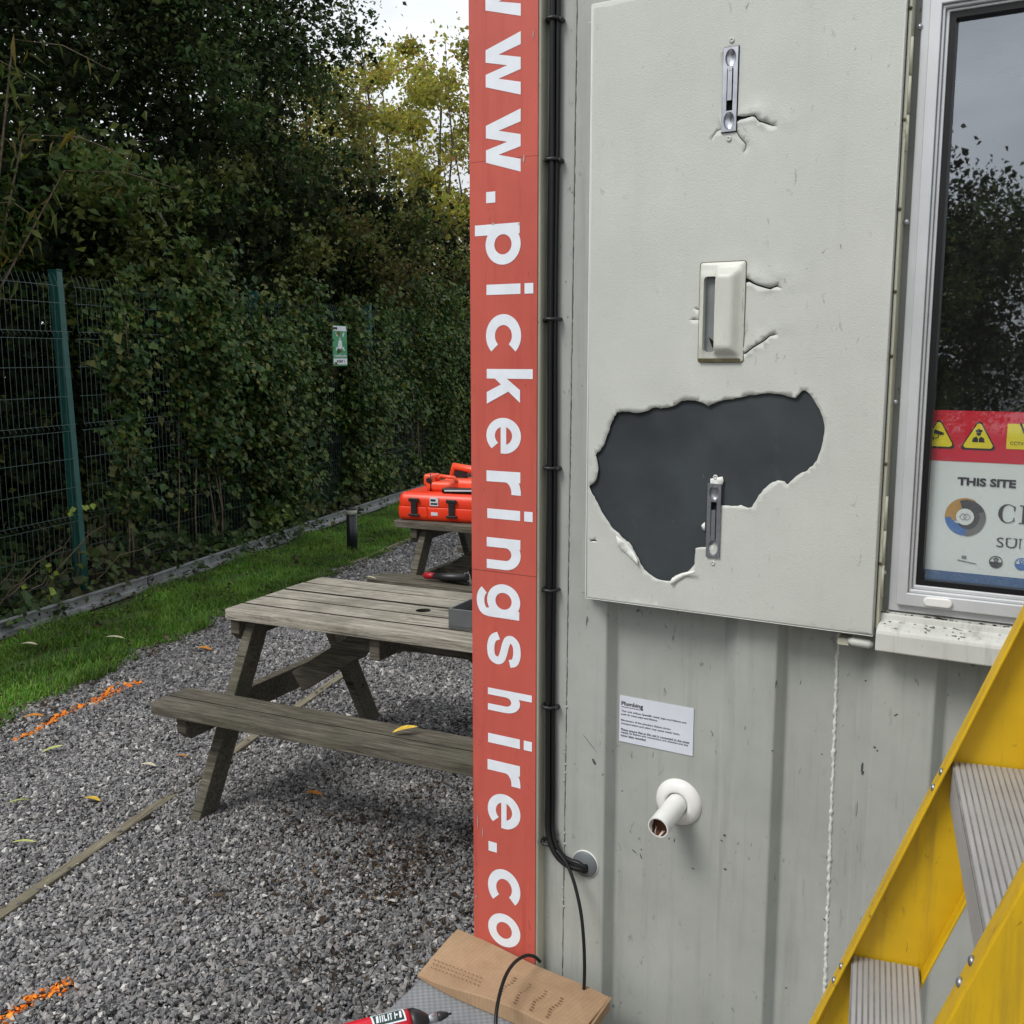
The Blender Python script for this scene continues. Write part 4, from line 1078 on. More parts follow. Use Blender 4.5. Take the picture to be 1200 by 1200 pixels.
mb = MB(); mb.box(0.224, 0.256, -0.0036, -0.0031, 0.124, 0.137); mb.box(0.224, 0.268, -0.0036, -0.0031, 0.104, 0.115); tag(mb.build('label_print', 'ink', oc), kind='stuff')
mb = MB(); mb.box(0.5, 0.57, -0.012, -0.001, 0.03, 0.06); mb.build('hinge_foot', 'black_plastic', oc, bevel=0.003)
mb = MB(); mb.box(0.16, 0.31, 0.0025, 0.0035, 0.078, 0.082); mb.box(0.19, 0.2, -0.004, 0.002, 0.03, 0.085); mb.build('moulded_rib', 'case_orange', oc)
ot = empty('survey_instrument', tloc(TB2, 0.125, 0.50, 0.911), "smaller orange instrument with a carry handle, on top of the large orange case", "instrument", TA + R(6))
mb = MB(); rounded_case(mb, 0.0, 0.17, 0.0, 0.13, 0.0, 0.058, 0.02); rounded_case(mb, -0.02, 0.055, 0.01, 0.11, 0.03, 0.10, 0.014); mb.build('housing', 'case_orange_pale', ot)
mb = MB(); mb.tube([(0.055, 0.05, 0.055), (0.08, 0.05, 0.09), (0.17, 0.05, 0.082), (0.19, 0.05, 0.05)], 0.012, 8); mb.build('handle', 'case_orange_pale', ot)
mb = MB(); mb.cyl((0.02, 0.008, 0.066), (0.02, -0.006, 0.066), 0.017, 0.014, 14); mb.build('eyepiece', 'black_plastic', ot)
mb = MB(); mb.cyl((0.035, 0.0, 0.0), (0.035, 0.0, 0.115), 0.004, 0.003, 6); mb.build('clamp_screw', 'black_plastic', ot)
o2 = empty('instrument_case', tloc(TB2, 0.12, 0.70, 0.742), "upright orange case with a dark grip opening, behind the large case on the far table", "case", TA + R(4))
mb = MB(); rounded_case(mb, 0, 0.44, 0, 0.16, 0.0, 0.225, 0.035); mb.build('case_body', 'case_orange_pale', o2)
mb = MB(); mb.tube([(0.04, 0.08, 0.20), (0.06, 0.08, 0.295), (0.20, 0.08, 0.275), (0.33, 0.08, 0.245), (0.42, 0.08, 0.2)], [0.028, 0.026, 0.025, 0.024, 0.024], 10); mb.build('grip', 'case_orange_pale', o2)
mb = MB(); mb.plate([(0.10 + 0.055 * math.cos(a), 0.245 + 0.026 * math.sin(a)) for a in np.linspace(0, 2 * math.pi, 16, endpoint=False)], 0.06, 0.10); mb.build('grip_opening', 'black_plastic', o2)
bs = empty('carry_strap', tloc(TB2, 0.27, 0.44, 0.912), "black carry strap with a white edge, lying on the large orange case", "strap", TA + R(8))
mb = MB(); mb.box(0, 0.34, 0, 0.075, 0.0, 0.030); mb.build('strap_body', 'black_rubber', bs, bevel=0.008)
mb = MB(); mb.beam((0.02, -0.0025, 0.016), (0.33, -0.0025, 0.026), 0.003, 0.007); mb.build('strap_trim', 'sign_white', bs)
gb = empty('storage_box', tloc(TB2, 0.50, 0.9, 0.0), "grey plastic box half hidden under the far table", "box", TA)
mb = MB(); mb.hexa([(0.03, 0.03, 0), (0.4, 0.03, 0), (0.4, 0.3, 0), (0.03, 0.3, 0)], [(0, 0, 0.42), (0.43, 0, 0.42), (0.43, 0.33, 0.42), (0, 0.33, 0.42)]); mb.build('tub', 'grey_case', gb, bevel=0.01)
mb = MB(); mb.box(-0.012, 0.442, -0.012, 0.342, 0.421, 0.45); mb.build('lid', 'black_plastic', gb, bevel=0.006)

# ------------------------------------------------------------------ the cabin
cabin = empty('site_cabin', P0, "pale grey-green steel site cabin with a torn shutter beside its window", "cabin", CAB)
prof = [(0.030, 0.0), (0.165, 0.0), (0.300, 0.0), (0.314, -0.026), (0.528, -0.026), (0.560, 0.0), (0.632, 0.0), (0.647, -0.026), (0.772, -0.026), (0.800, 0.0), (0.896, 0.0), (0.911, -0.026), (1.08, -0.026), (1.11, 0.0), (1.20, 0.0), (1.215, -0.026), (1.38, -0.026), (1.41, 0.0), (1.50, 0.0), (1.515, -0.026), (1.68, -0.026), (1.71, 0.0), (1.80, 0.0), (1.815, -0.026), (2.0, -0.026), (2.03, 0.0), (2.6, 0.0)]
WU0, WU1, WZ0, WZ1 = 0.832, 1.78, 1.325, 2.262
us = sorted(set([p[0] for p in prof] + [WU0, WU1]))
nn = np.interp(us, [p[0] for p in prof], [p[1] for p in prof])
zs = [0.10, 0.6, 1.0, WZ0, 1.8, WZ1, 2.6]
mb = MB(); vs = [(u, -float(q), z) for z in zs for u, q in zip(us, nn)]
fs = []
for i in range(len(zs) - 1):
    for j in range(len(us) - 1):
        um, zm = (us[j] + us[j + 1]) / 2, (zs[i] + zs[i + 1]) / 2
        if WU0 < um < WU1 and WZ0 < zm < WZ1: continue
        m = len(us); fs.append((i * m + j, i * m + j + 1, (i + 1) * m + j + 1, (i + 1) * m + j))
mb.add(vs, fs)
wall = mb.build('wall_panel', 'wall_paint', cabin)
sw = wall.modifiers.new('bevel', 'BEVEL'); sw.width = 0.003; sw.segments = 2; sw.limit_method = 'ANGLE'; sw.angle_limit = R(15)
mb = MB(); mb.box(0.014, 0.1655, -0.028, 0.10, 0.02, 2.66); mb.build('corner_post', 'edge_paint', cabin, bevel=0.004)
mb = MB(); mb.box(0.0, 2.7, -0.03, 0.12, 2.661, 2.80); mb.build('top_rail', 'post_paint', cabin, bevel=0.004)
mb = MB(); mb.box(0.17, 2.7, -0.02, 0.12, -0.02, 0.099); mb.build('bottom_rail', 'post_paint', cabin, bevel=0.004)
mb = MB(); mb.box(0.02, 2.7, 0.101, 2.45, 2.70, 2.76); mb.build('roof', 'post_paint', cabin)
mb = MB(); mb.box(0.016, 0.03, 0.101, 2.43, 0.05, 2.699); mb.build('end_wall', 'wall_paint', cabin)
mb = MB(); mb.box(0.031, 2.6, 2.43, 2.45, 0.05, 2.699); mb.build('back_wall', 'interior_dark', cabin)
mb = MB(); mb.box(2.601, 2.63, 0.1, 2.45, 0.05, 2.699); mb.build('end_wall', 'interior_dark', cabin)
mb = MB(); mb.box(0.031, 2.6, 0.101, 2.429, 0.05, 0.12); mb.build('cabin_floor', 'interior_floor', cabin)
mb = MB(); mb.box(0.031, 2.6, 0.06, 0.075, 0.121, WZ0 - 0.01); mb.box(0.031, WU0 - 0.01, 0.06, 0.075, WZ0 - 0.009, 2.66); mb.build('inner_lining', 'interior_dark', cabin)

# caulked seams, lumpy beads
def bead(u0, u1, z0, z1, n_, r, jitter, mat, step):
    mb = MB(); pts = []; rad = []
    k = int((z1 - z0) / step)
    for i in range(k + 1):
        f = i / k; pts.append((u0 + (u1 - u0) * f + rnd.uniform(-1, 1) * jitter, -n_, z0 + (z1 - z0) * f)); rad.append(r * rnd.choice((0.7, 0.9, 1.1, 1.35)) * rnd.uniform(0.85, 1.15))
    mb.tube(pts, rad, 6)
    mb.build('sealant_seam', mat, cabin)
bead(0.206, 0.225, 0.12, 2.64, 0.0, 0.0019, 0.0005, 'wall_paint', 0.012)
bead(0.2080, 0.2270, 0.12, 2.64, 0.0, 0.0009, 0.0006, 'dirt_line', 0.006)
bead(0.742, 0.731, 0.12, 1.25, -0.026, 0.0030, 0.0012, 'caulk', 0.0042)
mb = MB()
for k in range(14):
    z = rnd.uniform(0.5, 1.05); u = 0.203 + 0.0075 * z + 0.001
    mb.lathe([(0.0, 0.003), (0.0018, 0.0024), (0.0028, 0.0)], 8, 'y', (u + rnd.uniform(0, 0.004), 0.0, z))
tag(mb.build('sealant_blob', 'wall_paint', cabin), kind='stuff')
# wall marks: short dark scuffs and runs, modelled as thin flakes of dirt
mb = MB()
def scuff(px, py, L_, w_, ang, n_=None):
    u, z = on_wall(px, py, 0.0)
    q = float(np.interp(u, us, nn)) + 0.0012
    u, z = on_wall(px, py, q)
    ca, sa = math.cos(R(ang)), math.sin(R(ang)); pts = []
    for i in range(10):
        a = 2 * math.pi * i / 10; r_ = rnd.uniform(0.6, 1.1)
        x_, y_ = L_ / 2 * math.cos(a) * r_, w_ / 2 * math.sin(a) * r_
        pts.append((u + x_ * ca - y_ * sa, z + x_ * sa + y_ * ca))
    mb.plate(pts, -q + 0.0008, -q + 0.0011)
for q in ((743, 998, .014, .003, -30), (751, 1004, .014, .0028, -65), (812, 1018, .008, .003, -10), (1010, 900, .022, .004, 85), (1011, 906, .009, .006, 60), (909, 802, .016, .004, 85), (938, 800, .012, .0015, 80), (1050, 838, .009, .003, 40), (1025, 876, .006, .004, 0), (1028, 880, .004, .004, 0), (719, 935, .008, .003, -60), (729, 927, .004, .003, 0), (849, 979, .007, .004, 20), (845, 985, .005, .003, 0), (873, 853, .010, .0015, 85), (963, 884, .004, .003, 0), (1014, 798, .004, .003, 0), (790, 985, .012, .0025, 80), (784, 983, .007, .003, 45), (706, 908, .006, .003, 60), (664, 760, .006, .003, 60), (662, 880, .005, .003, 0), (740, 885, .018, .001, 82), (765, 885, .012, .001, 82), (690, 870, .05, .0012, -45), (696, 893, .014, .006, -60), (1107, 833, .006, .003, 60), (1110, 815, .006, .003, 30), (966, 1078, .006, .003, 0), (921, 1158, .006, .003, 40), (850, 1019, .008, .004, 0), (905, 880, .005, .002, 0)):
    scuff(*q)
tag(mb.build('dirt_mark', 'ink_soft', cabin), kind='stuff')
mb = MB()
for q in ((672, 552, .008, .004, 80), (668, 604, .012, .008, 80), (667, 632, .014, .009, 70), (666, 727, .008, .005, 80), (665, 765, .006, .004, 80), (665, 860, .006, .004, 80), (1012, 748, .02, .004, 0)):
    scuff(*q)
tag(mb.build('rust_spot', 'seam_caulk', cabin), kind='stuff')
mb = MB()
for q in ((995, 955, .050, .006, 90), (1003, 948, .030, .005, 88), (990, 1012, .060, .004, 90), (1008, 1000, .050, .003, 89), (985, 1075, .050, .004, 89), (941, 1040, .05, .004, 90), (1050, 940, .035, .003, 90), (1043, 835, .022, .005, 90)):
    scuff(*q)
tag(mb.build('water_run', 'damp_paint', cabin), kind='stuff')
# grey cable entry plate
gu, gz_ = on_wall(685, 1013, 0.003)
mb = MB(); mb.lathe([(0.0, 0.004), (0.026, 0.004), (0.0275, 0.002), (0.0275, -0.01)], 28, 'y', (gu, -0.001, gz_))
mb.build('cable_entry_plate', 'entry_grey', cabin)
mb = MB(); mb.lathe([(0.0276, 0.002), (0.0285, 0.0020), (0.029, -0.002)], 28, 'y', (gu + 0.0006, -0.001, gz_ + 0.0003)); mb.build('entry_sealant', 'caulk', cabin)

# ---- shutter, folded open against the wall
SN = 0.045
SU0, SU1, SZ0, SZ1 = 0.277, 0.802, 1.269, 2.327
def zp(pts, ox, oy, sc): return [on_wall(ox + x_ / sc, oy + y_ / sc, SN) for x_, y_ in pts]
hole = zp([(275, 178), (300, 174), (330, 176), (352, 180), (375, 177), (398, 172), (412, 162), (425, 158), (448, 163), (470, 160), (492, 155), (510, 147), (520, 139), (530, 133), (552, 130), (570, 131), (592, 134), (610, 139), (625, 146), (635, 153), (650, 144), (670, 136), (705, 128), (740, 122), (800, 110), (840, 105), (880, 103), (930, 110), (960, 119), (975, 122), (985, 110), (1000, 93), (1012, 92), (1020, 98), (1036, 115), (1052, 140), (1068, 165), (1080, 195), (1087, 225), (1088, 250), (1083, 285), (1076, 315), (1062, 355), (1043, 385), (1020, 405), (1000, 412), (975, 428), (956, 446), (943, 460), (937, 455), (930, 447), (905, 443), (885, 450), (868, 462), (850, 478), (832, 500), (818, 525), (805, 547), (790, 551), (775, 546), (760, 539), (735, 543), (700, 541), (676, 546), (668, 600), (662, 660), (650, 695), (630, 702), (605, 704), (584, 708), (582, 735), (580, 770), (562, 792), (530, 805), (505, 815), (492, 828), (487, 836), (465, 835), (440, 830), (420, 820), (400, 806), (382, 790), (370, 771), (360, 745), (345, 720), (330, 692), (300, 668), (275, 642), (252, 620), (235, 592), (215, 560), (200, 528), (182, 498), (168, 466), (185, 455), (196, 440), (202, 415), (204, 390), (200, 368), (194, 345), (208, 330), (224, 308), (236, 275), (248, 245), (258, 212)], 640, 430, 10 / 3)
tears = [zp([(318, 788), (352, 795), (380, 802), (405, 798), (430, 794), (455, 792), (480, 788), (500, 797), (512, 818), (527, 834), (560, 845), (600, 857), (640, 876), (690, 884), (640, 884), (600, 872), (555, 858), (522, 850), (500, 826), (485, 808), (462, 802), (430, 812), (395, 826), (360, 834), (318, 856)], 820, 30, 7.5),
         zp([(318, 905), (334, 940), (352, 972), (378, 1004), (404, 1028), (413, 1048), (412, 1072), (398, 1100), (376, 1130), (392, 1096), (401, 1068), (400, 1048), (388, 1030), (364, 1005), (338, 970), (316, 925)], 820, 30, 7.5),
         zp([(655, 215), (700, 240), (742, 262), (775, 288), (805, 303), (840, 314), (880, 324), (912, 338), (942, 342), (985, 330), (1022, 316), (1045, 262), (1030, 322), (1095, 356), (1024, 334), (985, 348), (950, 368), (900, 354), (845, 336), (800, 322), (760, 304), (718, 284), (690, 292), (655, 304)], 800, 300, 9.23),
         zp([(610, 1040), (650, 1046), (682, 1042), (720, 1010), (762, 978), (805, 952), (850, 928), (900, 888), (940, 858), (985, 848), (1040, 842), (990, 858), (948, 870), (905, 912), (858, 946), (810, 972), (765, 1004), (722, 1038), (690, 1062), (640, 1068), (610, 1062)], 800, 300, 9.23),
         zp([(185, 580), (150, 574), (100, 558), (150, 578), (185, 586)], 800, 300, 9.23), zp([(185, 684), (120, 688), (50, 692), (120, 692), (185, 690)], 800, 300, 9.23),
         zp([(190, 905), (150, 925), (118, 965), (97, 1020), (120, 970), (152, 930), (190, 911)], 820, 30, 7.5),
         zp([(170, 682), (178, 676), (190, 674), (200, 682), (184, 680)], 640, 430, 10 / 3)]
def thin(p, k):
    "close a tear up to a fraction k of its width"
    n = len(p); out = []
    for i in range(n):
        q = p[(n - i) % n] if i else p[0]
        if i and abs(i - n / 2) < 1: out.append(p[i]); continue
        cand = min(p, key=lambda r_: math.dist(r_, p[i]) if (r_ is not p[i] and (p.index(r_) < n / 2) != (i < n / 2)) else 9)
        m = ((p[i][0] + cand[0]) / 2, (p[i][1] + cand[1]) / 2)
        out.append((m[0] + (p[i][0] - m[0]) * k, m[1] + (p[i][1] - m[1]) * k))
    return out
tears = [thin(tears[0], 0.9), thin(tears[1], 0.7), thin(tears[2], 0.9), thin(tears[3], 0.75)] + tears[4:]
outer = [(SU0, SZ0), (SU1, SZ0), (SU1, SZ1), (SU0, SZ1)]
hu, hz_ = on_wall(846, 366, SN)
hw, hh = 0.0395, 0.083
l1u, l1z = on_wall(855.5, 105, SN)
l2u, l2z = on_wall(836.5, 610, SN)
cutouts = [[(hu - hw * 0.85, hz_ - hh * 0.9), (hu + hw * 0.3, hz_ - hh * 0.9), (hu + hw * 0.3, hz_ + hh * 0.87), (hu - hw * 0.85, hz_ + hh * 0.87)],
           [(l1u - 0.0105, l1z - 0.062), (l1u + 0.0085, l1z - 0.062), (l1u + 0.0085, l1z + 0.062), (l1u - 0.0105, l1z + 0.062)]]
def jag(p, amp):
    out = []
    for i in range(len(p)):
        a, b_ = p[i], p[(i + 1) % len(p)]; L_ = math.dist(a, b_); out.append(a)
        m = int(L_ / 0.0045)
        for k in range(1, m):
            f = k / m; nx, ny = -(b_[1] - a[1]) / L_, (b_[0] - a[0]) / L_; r_ = rnd.gauss(0, amp)
            out.append((a[0] + (b_[0] - a[0]) * f + nx * r_, a[1] + (b_[1] - a[1]) * f + ny * r_))
    return out
hole = jag(hole, 0.0006)
V, F = holed(outer, [hole] + tears + cutouts, 0.0085)
dh = seg_dist(V, hole); nz = np.sin(V[:, 0] * 190 + V[:, 1] * 130) * 0.5 + np.sin(V[:, 0] * 83 - V[:, 1] * 97 + 1) * 0.5
off = 0.0005 * np.exp(-(dh / 0.006) ** 1.2) * (0.4 + 1.6 * np.maximum(nz, -0.2)) + 0.0010 * np.exp(-(dh / 0.05) ** 2) * (0.5 + 0.8 * np.sin(V[:, 0] * 40 + V[:, 1] * 31))
tips = zp([(690, 884), (376, 1130)], 820, 30, 7.5) + zp([(1095, 356), (1040, 842)], 800, 300, 9.23)
for i, tr_ in enumerate(tears[:4]):
    dt = seg_dist(V, tr_); T_ = np.array(tr_)
    near = T_[np.argmin(np.hypot(V[:, None, 0] - T_[None, :, 0], V[:, None, 1] - T_[None, :, 1]), axis=1)]
    side = (V[:, 1] - near[:, 1]) if i != 1 else (V[:, 0] - near[:, 0])
    tip_d = np.hypot(V[:, 0] - tips[i][0], V[:, 1] - tips[i][1]); tp_ = np.clip(tip_d / 0.03, 0, 1)
    up_ = np.clip(side / 0.0015 + 0.5, 0, 1)
    off += (0.0058, 0.0030, 0.0058, 0.0050)[i] * up_ * tp_ * np.exp(-(dt / 0.017) ** 1.3) * (0.75 + 0.35 * nz)
off += 0.0006 * np.sin(V[:, 0] * 9 + 1) * np.sin(V[:, 1] * 7)
def rect_far(cu_, cz_, a, b_):
    d_ = np.hypot(np.maximum(np.abs(V[:, 0] - cu_) - a, 0), np.maximum(np.abs(V[:, 1] - cz_) - b_, 0))
    return np.clip(d_ / 0.005, 0, 1)
off = np.where(off > 0, off * rect_far(l1u, l1z, 0.0135, 0.068) * rect_far(l2u, l2z, 0.0135, 0.068) * rect_far(hu, hz_, hw + .001, hh + .001), off)
ed = np.minimum.reduce([V[:, 0] - SU0, SU1 - V[:, 0], V[:, 1] - SZ0, SZ1 - V[:, 1]])
off = np.where(ed < 0.004, off * 0, off)
mb = MB(); mb.add([(u, -(SN + float(o_)), z) for (u, z), o_ in zip(V, off)], F, True)
for c0, c1, n0, n1 in (((SU0, SZ0), (SU1, SZ0), SN, 0.008), ((SU1, SZ0), (SU1, SZ1), SN, 0.008), ((SU1, SZ1), (SU0, SZ1), SN, 0.008), ((SU0, SZ1), (SU0, SZ0), SN, 0.008)):
    mb.add([(c0[0], -n0, c0[1]), (c1[0], -n0, c1[1]), (c1[0], -n1, c1[1]), (c0[0], -n1, c0[1])], [(0, 1, 2, 3)])
sh = mb.build('shutter', 'shutter_paint', cabin)
sh.data.materials.append(M['bare_edge'])
so_ = sh.modifiers.new('sheet', 'SOLIDIFY'); so_.thickness = 0.0012; so_.offset = -1; so_.material_offset_rim = 1
sh['label'] = "torn pale steel shutter folded open beside the window"
mb = MB(); mb.box(SU0 + 0.004, SU1 - 0.004, -(SN - 0.0040), -0.010, SZ0 + 0.004, SZ1 - 0.004); mb.build('core_board', 'slate_core', sh)
# thin folded frame strip behind the shutter's left side
mb = MB(); mb.box(0.2600, SU0 - 0.0012, -0.030, 0.0, SZ0 + 0.004, SZ1 - 0.022); mb.build('rebate_strip', 'wall_paint', sh, bevel=0.002)
# shreds of skin curling round the big hole
def shred(name, pts, lift):
    P_ = zp(pts, 640, 430, 10 / 3); Vv, Ff = holed(P_, [], 0.008)
    c_ = np.array(P_).mean(0)
    mb = MB(); mb.add([(u, -(SN + 0.0002 + lift * (np.hypot(u - c_[0], z - c_[1]) / 0.03) ** 1.5), z) for u, z in Vv], Ff, True)
    ob = mb.build(name, 'bare_edge', sh); m_ = ob.modifiers.new('sheet', 'SOLIDIFY'); m_.thickness = 0.001
shred('torn_flap', [(643, 436), (690, 428), (694, 445), (688, 462), (676, 470), (642, 470)], 0.002)
shred('torn_flap', [(284, 655), (318, 690), (345, 725), (362, 752), (366, 772), (340, 752), (310, 726), (286, 700)], 0.008)
shred('torn_flap', [(487, 838), (496, 822), (530, 806), (585, 792), (590, 800), (545, 818), (510, 838), (494, 850)], 0.008)
shred('torn_flap', [(606, 618), (620, 606), (622, 640), (612, 636)], 0.003)
shred('torn_flap', [(163, 485), (172, 488), (176, 494), (166, 492)], 0.004)

# hinge knuckles on the shutter's right edge
for za, zb, dark in ((2.03, 2.20, False), (1.33, 1.50, False)):
    ku = SU1 + 0.0055
    for k in range(3):
        mb = MB(); d = (zb - za) / 3; mb.cyl((ku, -0.030, za + k * d + 0.002), (ku, -0.030, za + (k + 1) * d - 0.002), 0.0042, None, 12); mb.build('hinge_knuckle', 'edge_paint', sh)
mb = MB(); mb.box(SU1 + 0.0015, SU1 + 0.006, -0.036, -0.004, SZ0 + 0.01, SZ1); mb.build('hinge_strip', 'edge_paint', sh, bevel=0.001)
mb = MB()
for z in (1.56, 1.72, 1.83, 1.95, 2.07, 2.24, 1.39):
    mb.lathe([(0.0, 0.002), (0.0026, 0.0015), (0.003, 0)], 8, 'y', (SU1 + 0.004, -0.0362, z + rnd.uniform(-.01, .01)))
tag(mb.build('rivet', 'grime', sh), kind='stuff')

# flush slide latches
def latch(cx, cy, w_, h_, flip, mat, tilt):
    "recessed bolt: plate with two finger dishes, slider between them"
    u, z = on_wall(cx, cy, SN + 0.002)
    n0 = SN + 0.0035 if not flip else SN + 0.0045; out_ = [(-w_, -h_), (w_, -h_), (w_, h_), (-w_, h_)]
    rx, rz = w_ * 0.74, w_ * 1.12
    zc1, zc2 = h_ - w_ * 1.35, -h_ + w_ * 1.35
    def ell(zc): return [(rx * math.cos(a), zc + rz * math.sin(a)) for a in np.linspace(0, 2 * math.pi, 20, endpoint=False)]
    slot = [(-w_ * 0.43, zc2 + rz + 0.002), (w_ * 0.43, zc2 + rz + 0.002), (w_ * 0.43, zc1 - rz - 0.002), (-w_ * 0.43, zc1 - rz - 0.002)]
    V_, F_ = holed(out_, [ell(zc1), ell(zc2), slot])
    mb = MB(); s_ = 1
    mb.add([(u + a, -n0, z + b_) for a, b_ in V_], F_)
    m = 4; mb.add([(u + a, -n0, z + b_) for a, b_ in out_] + [(u + a, -(n0 - 0.006), z + b_) for a, b_ in out_], [(k, (k + 1) % m, m + (k + 1) % m, m + k) for k in range(m)])
    for zc in (zc1, zc2):
        e_ = ell(zc); rings = [(1.0, 0), (0.95, 0.0035), (0.78, 0.0056), (0.4, 0.0066), (0.02, 0.0068)]; vs_ = []
        for f, dd in rings: vs_ += [(u + a * f, -(n0 - dd), z + zc + (b_ - zc) * f) for a, b_ in e_]
        mb.add(vs_, [(i * 20 + k, i * 20 + (k + 1) % 20, (i + 1) * 20 + (k + 1) % 20, (i + 1) * 20 + k) for i in range(len(rings) - 1) for k in range(20)], True)
    sl = w_ * 0.29
    za, zb = (slot[0][1] + 0.016, slot[2][1] - 0.001) if not flip else (slot[0][1] + 0.001, slot[2][1] - 0.014)
    mb.box(u - sl, u + sl, -(n0 + 0.0012), -(n0 - 0.004), z + za, z + zb)
    mb.box(u - sl * 1.05, u + sl * 1.05, -(n0 + 0.002), -(n0 - 0.004), z + (za if flip else zb) - 0.003, z + (za if flip else zb) + 0.004)
    mb.mat = 1
    mb.add([(u + a * 1.02, -(n0 - 0.0066), z + b_) for a, b_ in slot], [(0, 1, 2, 3)])
    mb.mat = 0
    mb.mat = 1
    if not flip:
        for bx in ((-w_ - 0.0011, -w_ + 0.002, -h_ - 0.0011, h_ + 0.0011), (w_ - 0.001, w_ + 0.0011, -h_ - 0.0011, h_ + 0.0011), (-w_, w_, -h_ - 0.0012, -h_ + 0.001), (-w_, w_, h_ - 0.001, h_ + 0.0012)):
            mb.box(u + bx[0], u + bx[1], -(SN + 0.0011), -(SN + 0.0002), z + bx[2], z + bx[3])
    mb.mat = 0
    ob = mb.build('slide_latch', [mat, 'dark_gap'], sh)
    for zz in (h_ + 0.011, -h_ - 0.011):
        mb = MB(); mb.lathe([(0.0, 0.0006), (0.0016, 0.0006), (0.0018, 0.0018), (0.0040, 0.0016), (0.0046, 0.0)], 14, 'y', (u, -(SN + 0.0004), z + zz)); mb.build('rivet', 'shutter_paint', sh)
    return ob
latch(855.5, 105, 0.0125, 0.066, False, 'steel', 0)
latch(836.5, 610, 0.0122, 0.065, True, 'dark_steel', 0)

# pressed pull handle
mb = MB(); n0 = SN + 0.001
def rrect(x0, x1, z0, z1, r):
    pts = []
    for cx, cz, a0 in ((x1 - r, z1 - r, 0), (x0 + r, z1 - r, 90), (x0 + r, z0 + r, 180), (x1 - r, z0 + r, 270)):
        pts += [(cx + r * math.cos(R(a0 + k * 22.5)), cz + r * math.sin(R(a0 + k * 22.5))) for k in range(5)]
    return pts
slotp = rrect(-hw * 0.78, -hw * 0.20, -hh * 0.80, hh * 0.72, 0.006)
# pressed dish: rim, shoulder, raised face, with a finger slot left open at one side
oct_ = [rrect(-hw, hw, -hh, hh, 0.004), rrect(-hw * 0.985, hw * 0.985, -hh * 0.993, hh * 0.993, 0.004)]
V_, F_ = holed(oct_[0], [slotp], 0.0045)
def hgt(a, b_):
    fx = min(1, max(0, (hw * 0.92 - a) / (hw * 0.42))); fx2 = min(1, max(0, (a + hw * 0.24) / (hw * 0.06)))
    fz = min(1, max(0, (hh * 0.93 - abs(b_)) / (hh * 0.24)))
    e_ = min(fx, fz); e_ = e_ * e_ * (3 - 2 * e_)
    side = 0.25 + 0.75 * fx2
    rim = min(1, max(0, (hw - abs(a)) / 0.003)) * min(1, max(0, (hh - abs(b_)) / 0.003))
    return 0.0015 + 0.0025 * rim + 0.0155 * e_ * side
mb.add([(hu + a, -(SN + hgt(a, b_)), hz_ + b_) for a, b_ in V_], F_, True)
for lp, dn in ((oct_[0], None), (slotp, 0.0033)):
    m = len(lp)
    mb.add([(hu + a, -(SN + hgt(a, b_)), hz_ + b_) for a, b_ in lp] + [(hu + a, -(SN + (0.0 if dn is None else -dn)), hz_ + b_) for a, b_ in lp], [(k, (k + 1) % m, m + (k + 1) % m, m + k) for k in range(m)])
mb.build('pull_handle', 'handle_paint', sh)
mb = MB(); mb.plate([(hu + a * 1.03, hz_ + b_ * 1.012) for a, b_ in oct_[0]], -(SN + 0.0012), -(SN + 0.0003)); mb.mat = 0
V_, F_ = holed([(a * 1.03, b_ * 1.014) for a, b_ in oct_[0]], [[(a * 0.96, b_ * 0.98) for a, b_ in oct_[0]]])
mb = MB(); mb.add([(hu + a, -(SN + 0.0012), hz_ + b_) for a, b_ in V_], F_); mb.build('handle_shadow_gap', 'grime', sh)
mb = MB(); mb.box(hu - hw * 0.82, hu + hw * 0.25, -(SN - 0.0034), -(SN - 0.0039), hz_ - hh * 0.85, hz_ + hh * 0.82); mb.mat = 1
mb.plate([(hu - hw * 0.22, hz_ - hh * 0.76), (hu + hw * 0.2, hz_ - hh * 0.76), (hu + hw * 0.2, hz_ + hh * 0.25), (hu - hw * 0.04, hz_ + hh * 0.22), (hu - hw * 0.07, hz_), (hu - hw * 0.16, hz_ - hh * 0.12), (hu - hw * 0.12, hz_ - hh * 0.3)], -(SN - 0.0022), -(SN - 0.0033))
mb.plate([(hu - hw * 0.58, hz_ - hh * 0.50), (hu - hw * 0.3, hz_ - hh * 0.60), (hu - hw * 0.24, hz_ - hh * 0.77), (hu - hw * 0.42, hz_ - hh * 0.70)], -(SN - 0.0022), -(SN - 0.0033))
mb.build('handle_recess', ['grey_plate', 'dark_gap'], sh)
mb = MB(); mb.box(hu - hw * 0.96, hu + hw * 0.9, -(n0 + 0.0046), -(n0 + 0.0038), hz_ - hh * 0.995, hz_ - hh * 0.93); mb.build('rust_line', 'grime', sh)

# ---- window
win = MB(); FU0, FU1, FZ0, FZ1 = 0.818, 1.80, 1.308, 2.275
GU0, GU1, GZ0, GZ1 = 0.858, 1.76, 1.359, 2.226
def frame_ring(mb, o, i, n0, n1):
    "mitred ring between rectangles o and i, proud from n0 to n1"
    (a0, b0, c0, d0), (a1, b1, c1, d1) = o, i
    O = [(a0, c0), (b0, c0), (b0, d0), (a0, d0)]; I = [(a1, c1), (b1, c1), (b1, d1), (a1, d1)]
    vs = [(u, -n1, z) for u, z in O] + [(u, -n1, z) for u, z in I] + [(u, -n0, z) for u, z in O] + [(u, -n0, z) for u, z in I]
    fs = []
    for k in range(4):
        j = (k + 1) % 4
        fs += [(k, j, 4 + j, 4 + k), (k, 8 + k, 8 + j, j), (4 + k, 4 + j, 12 + j, 12 + k), (8 + k, 12 + k, 12 + j, 8 + j)]
    mb.add(vs, fs)
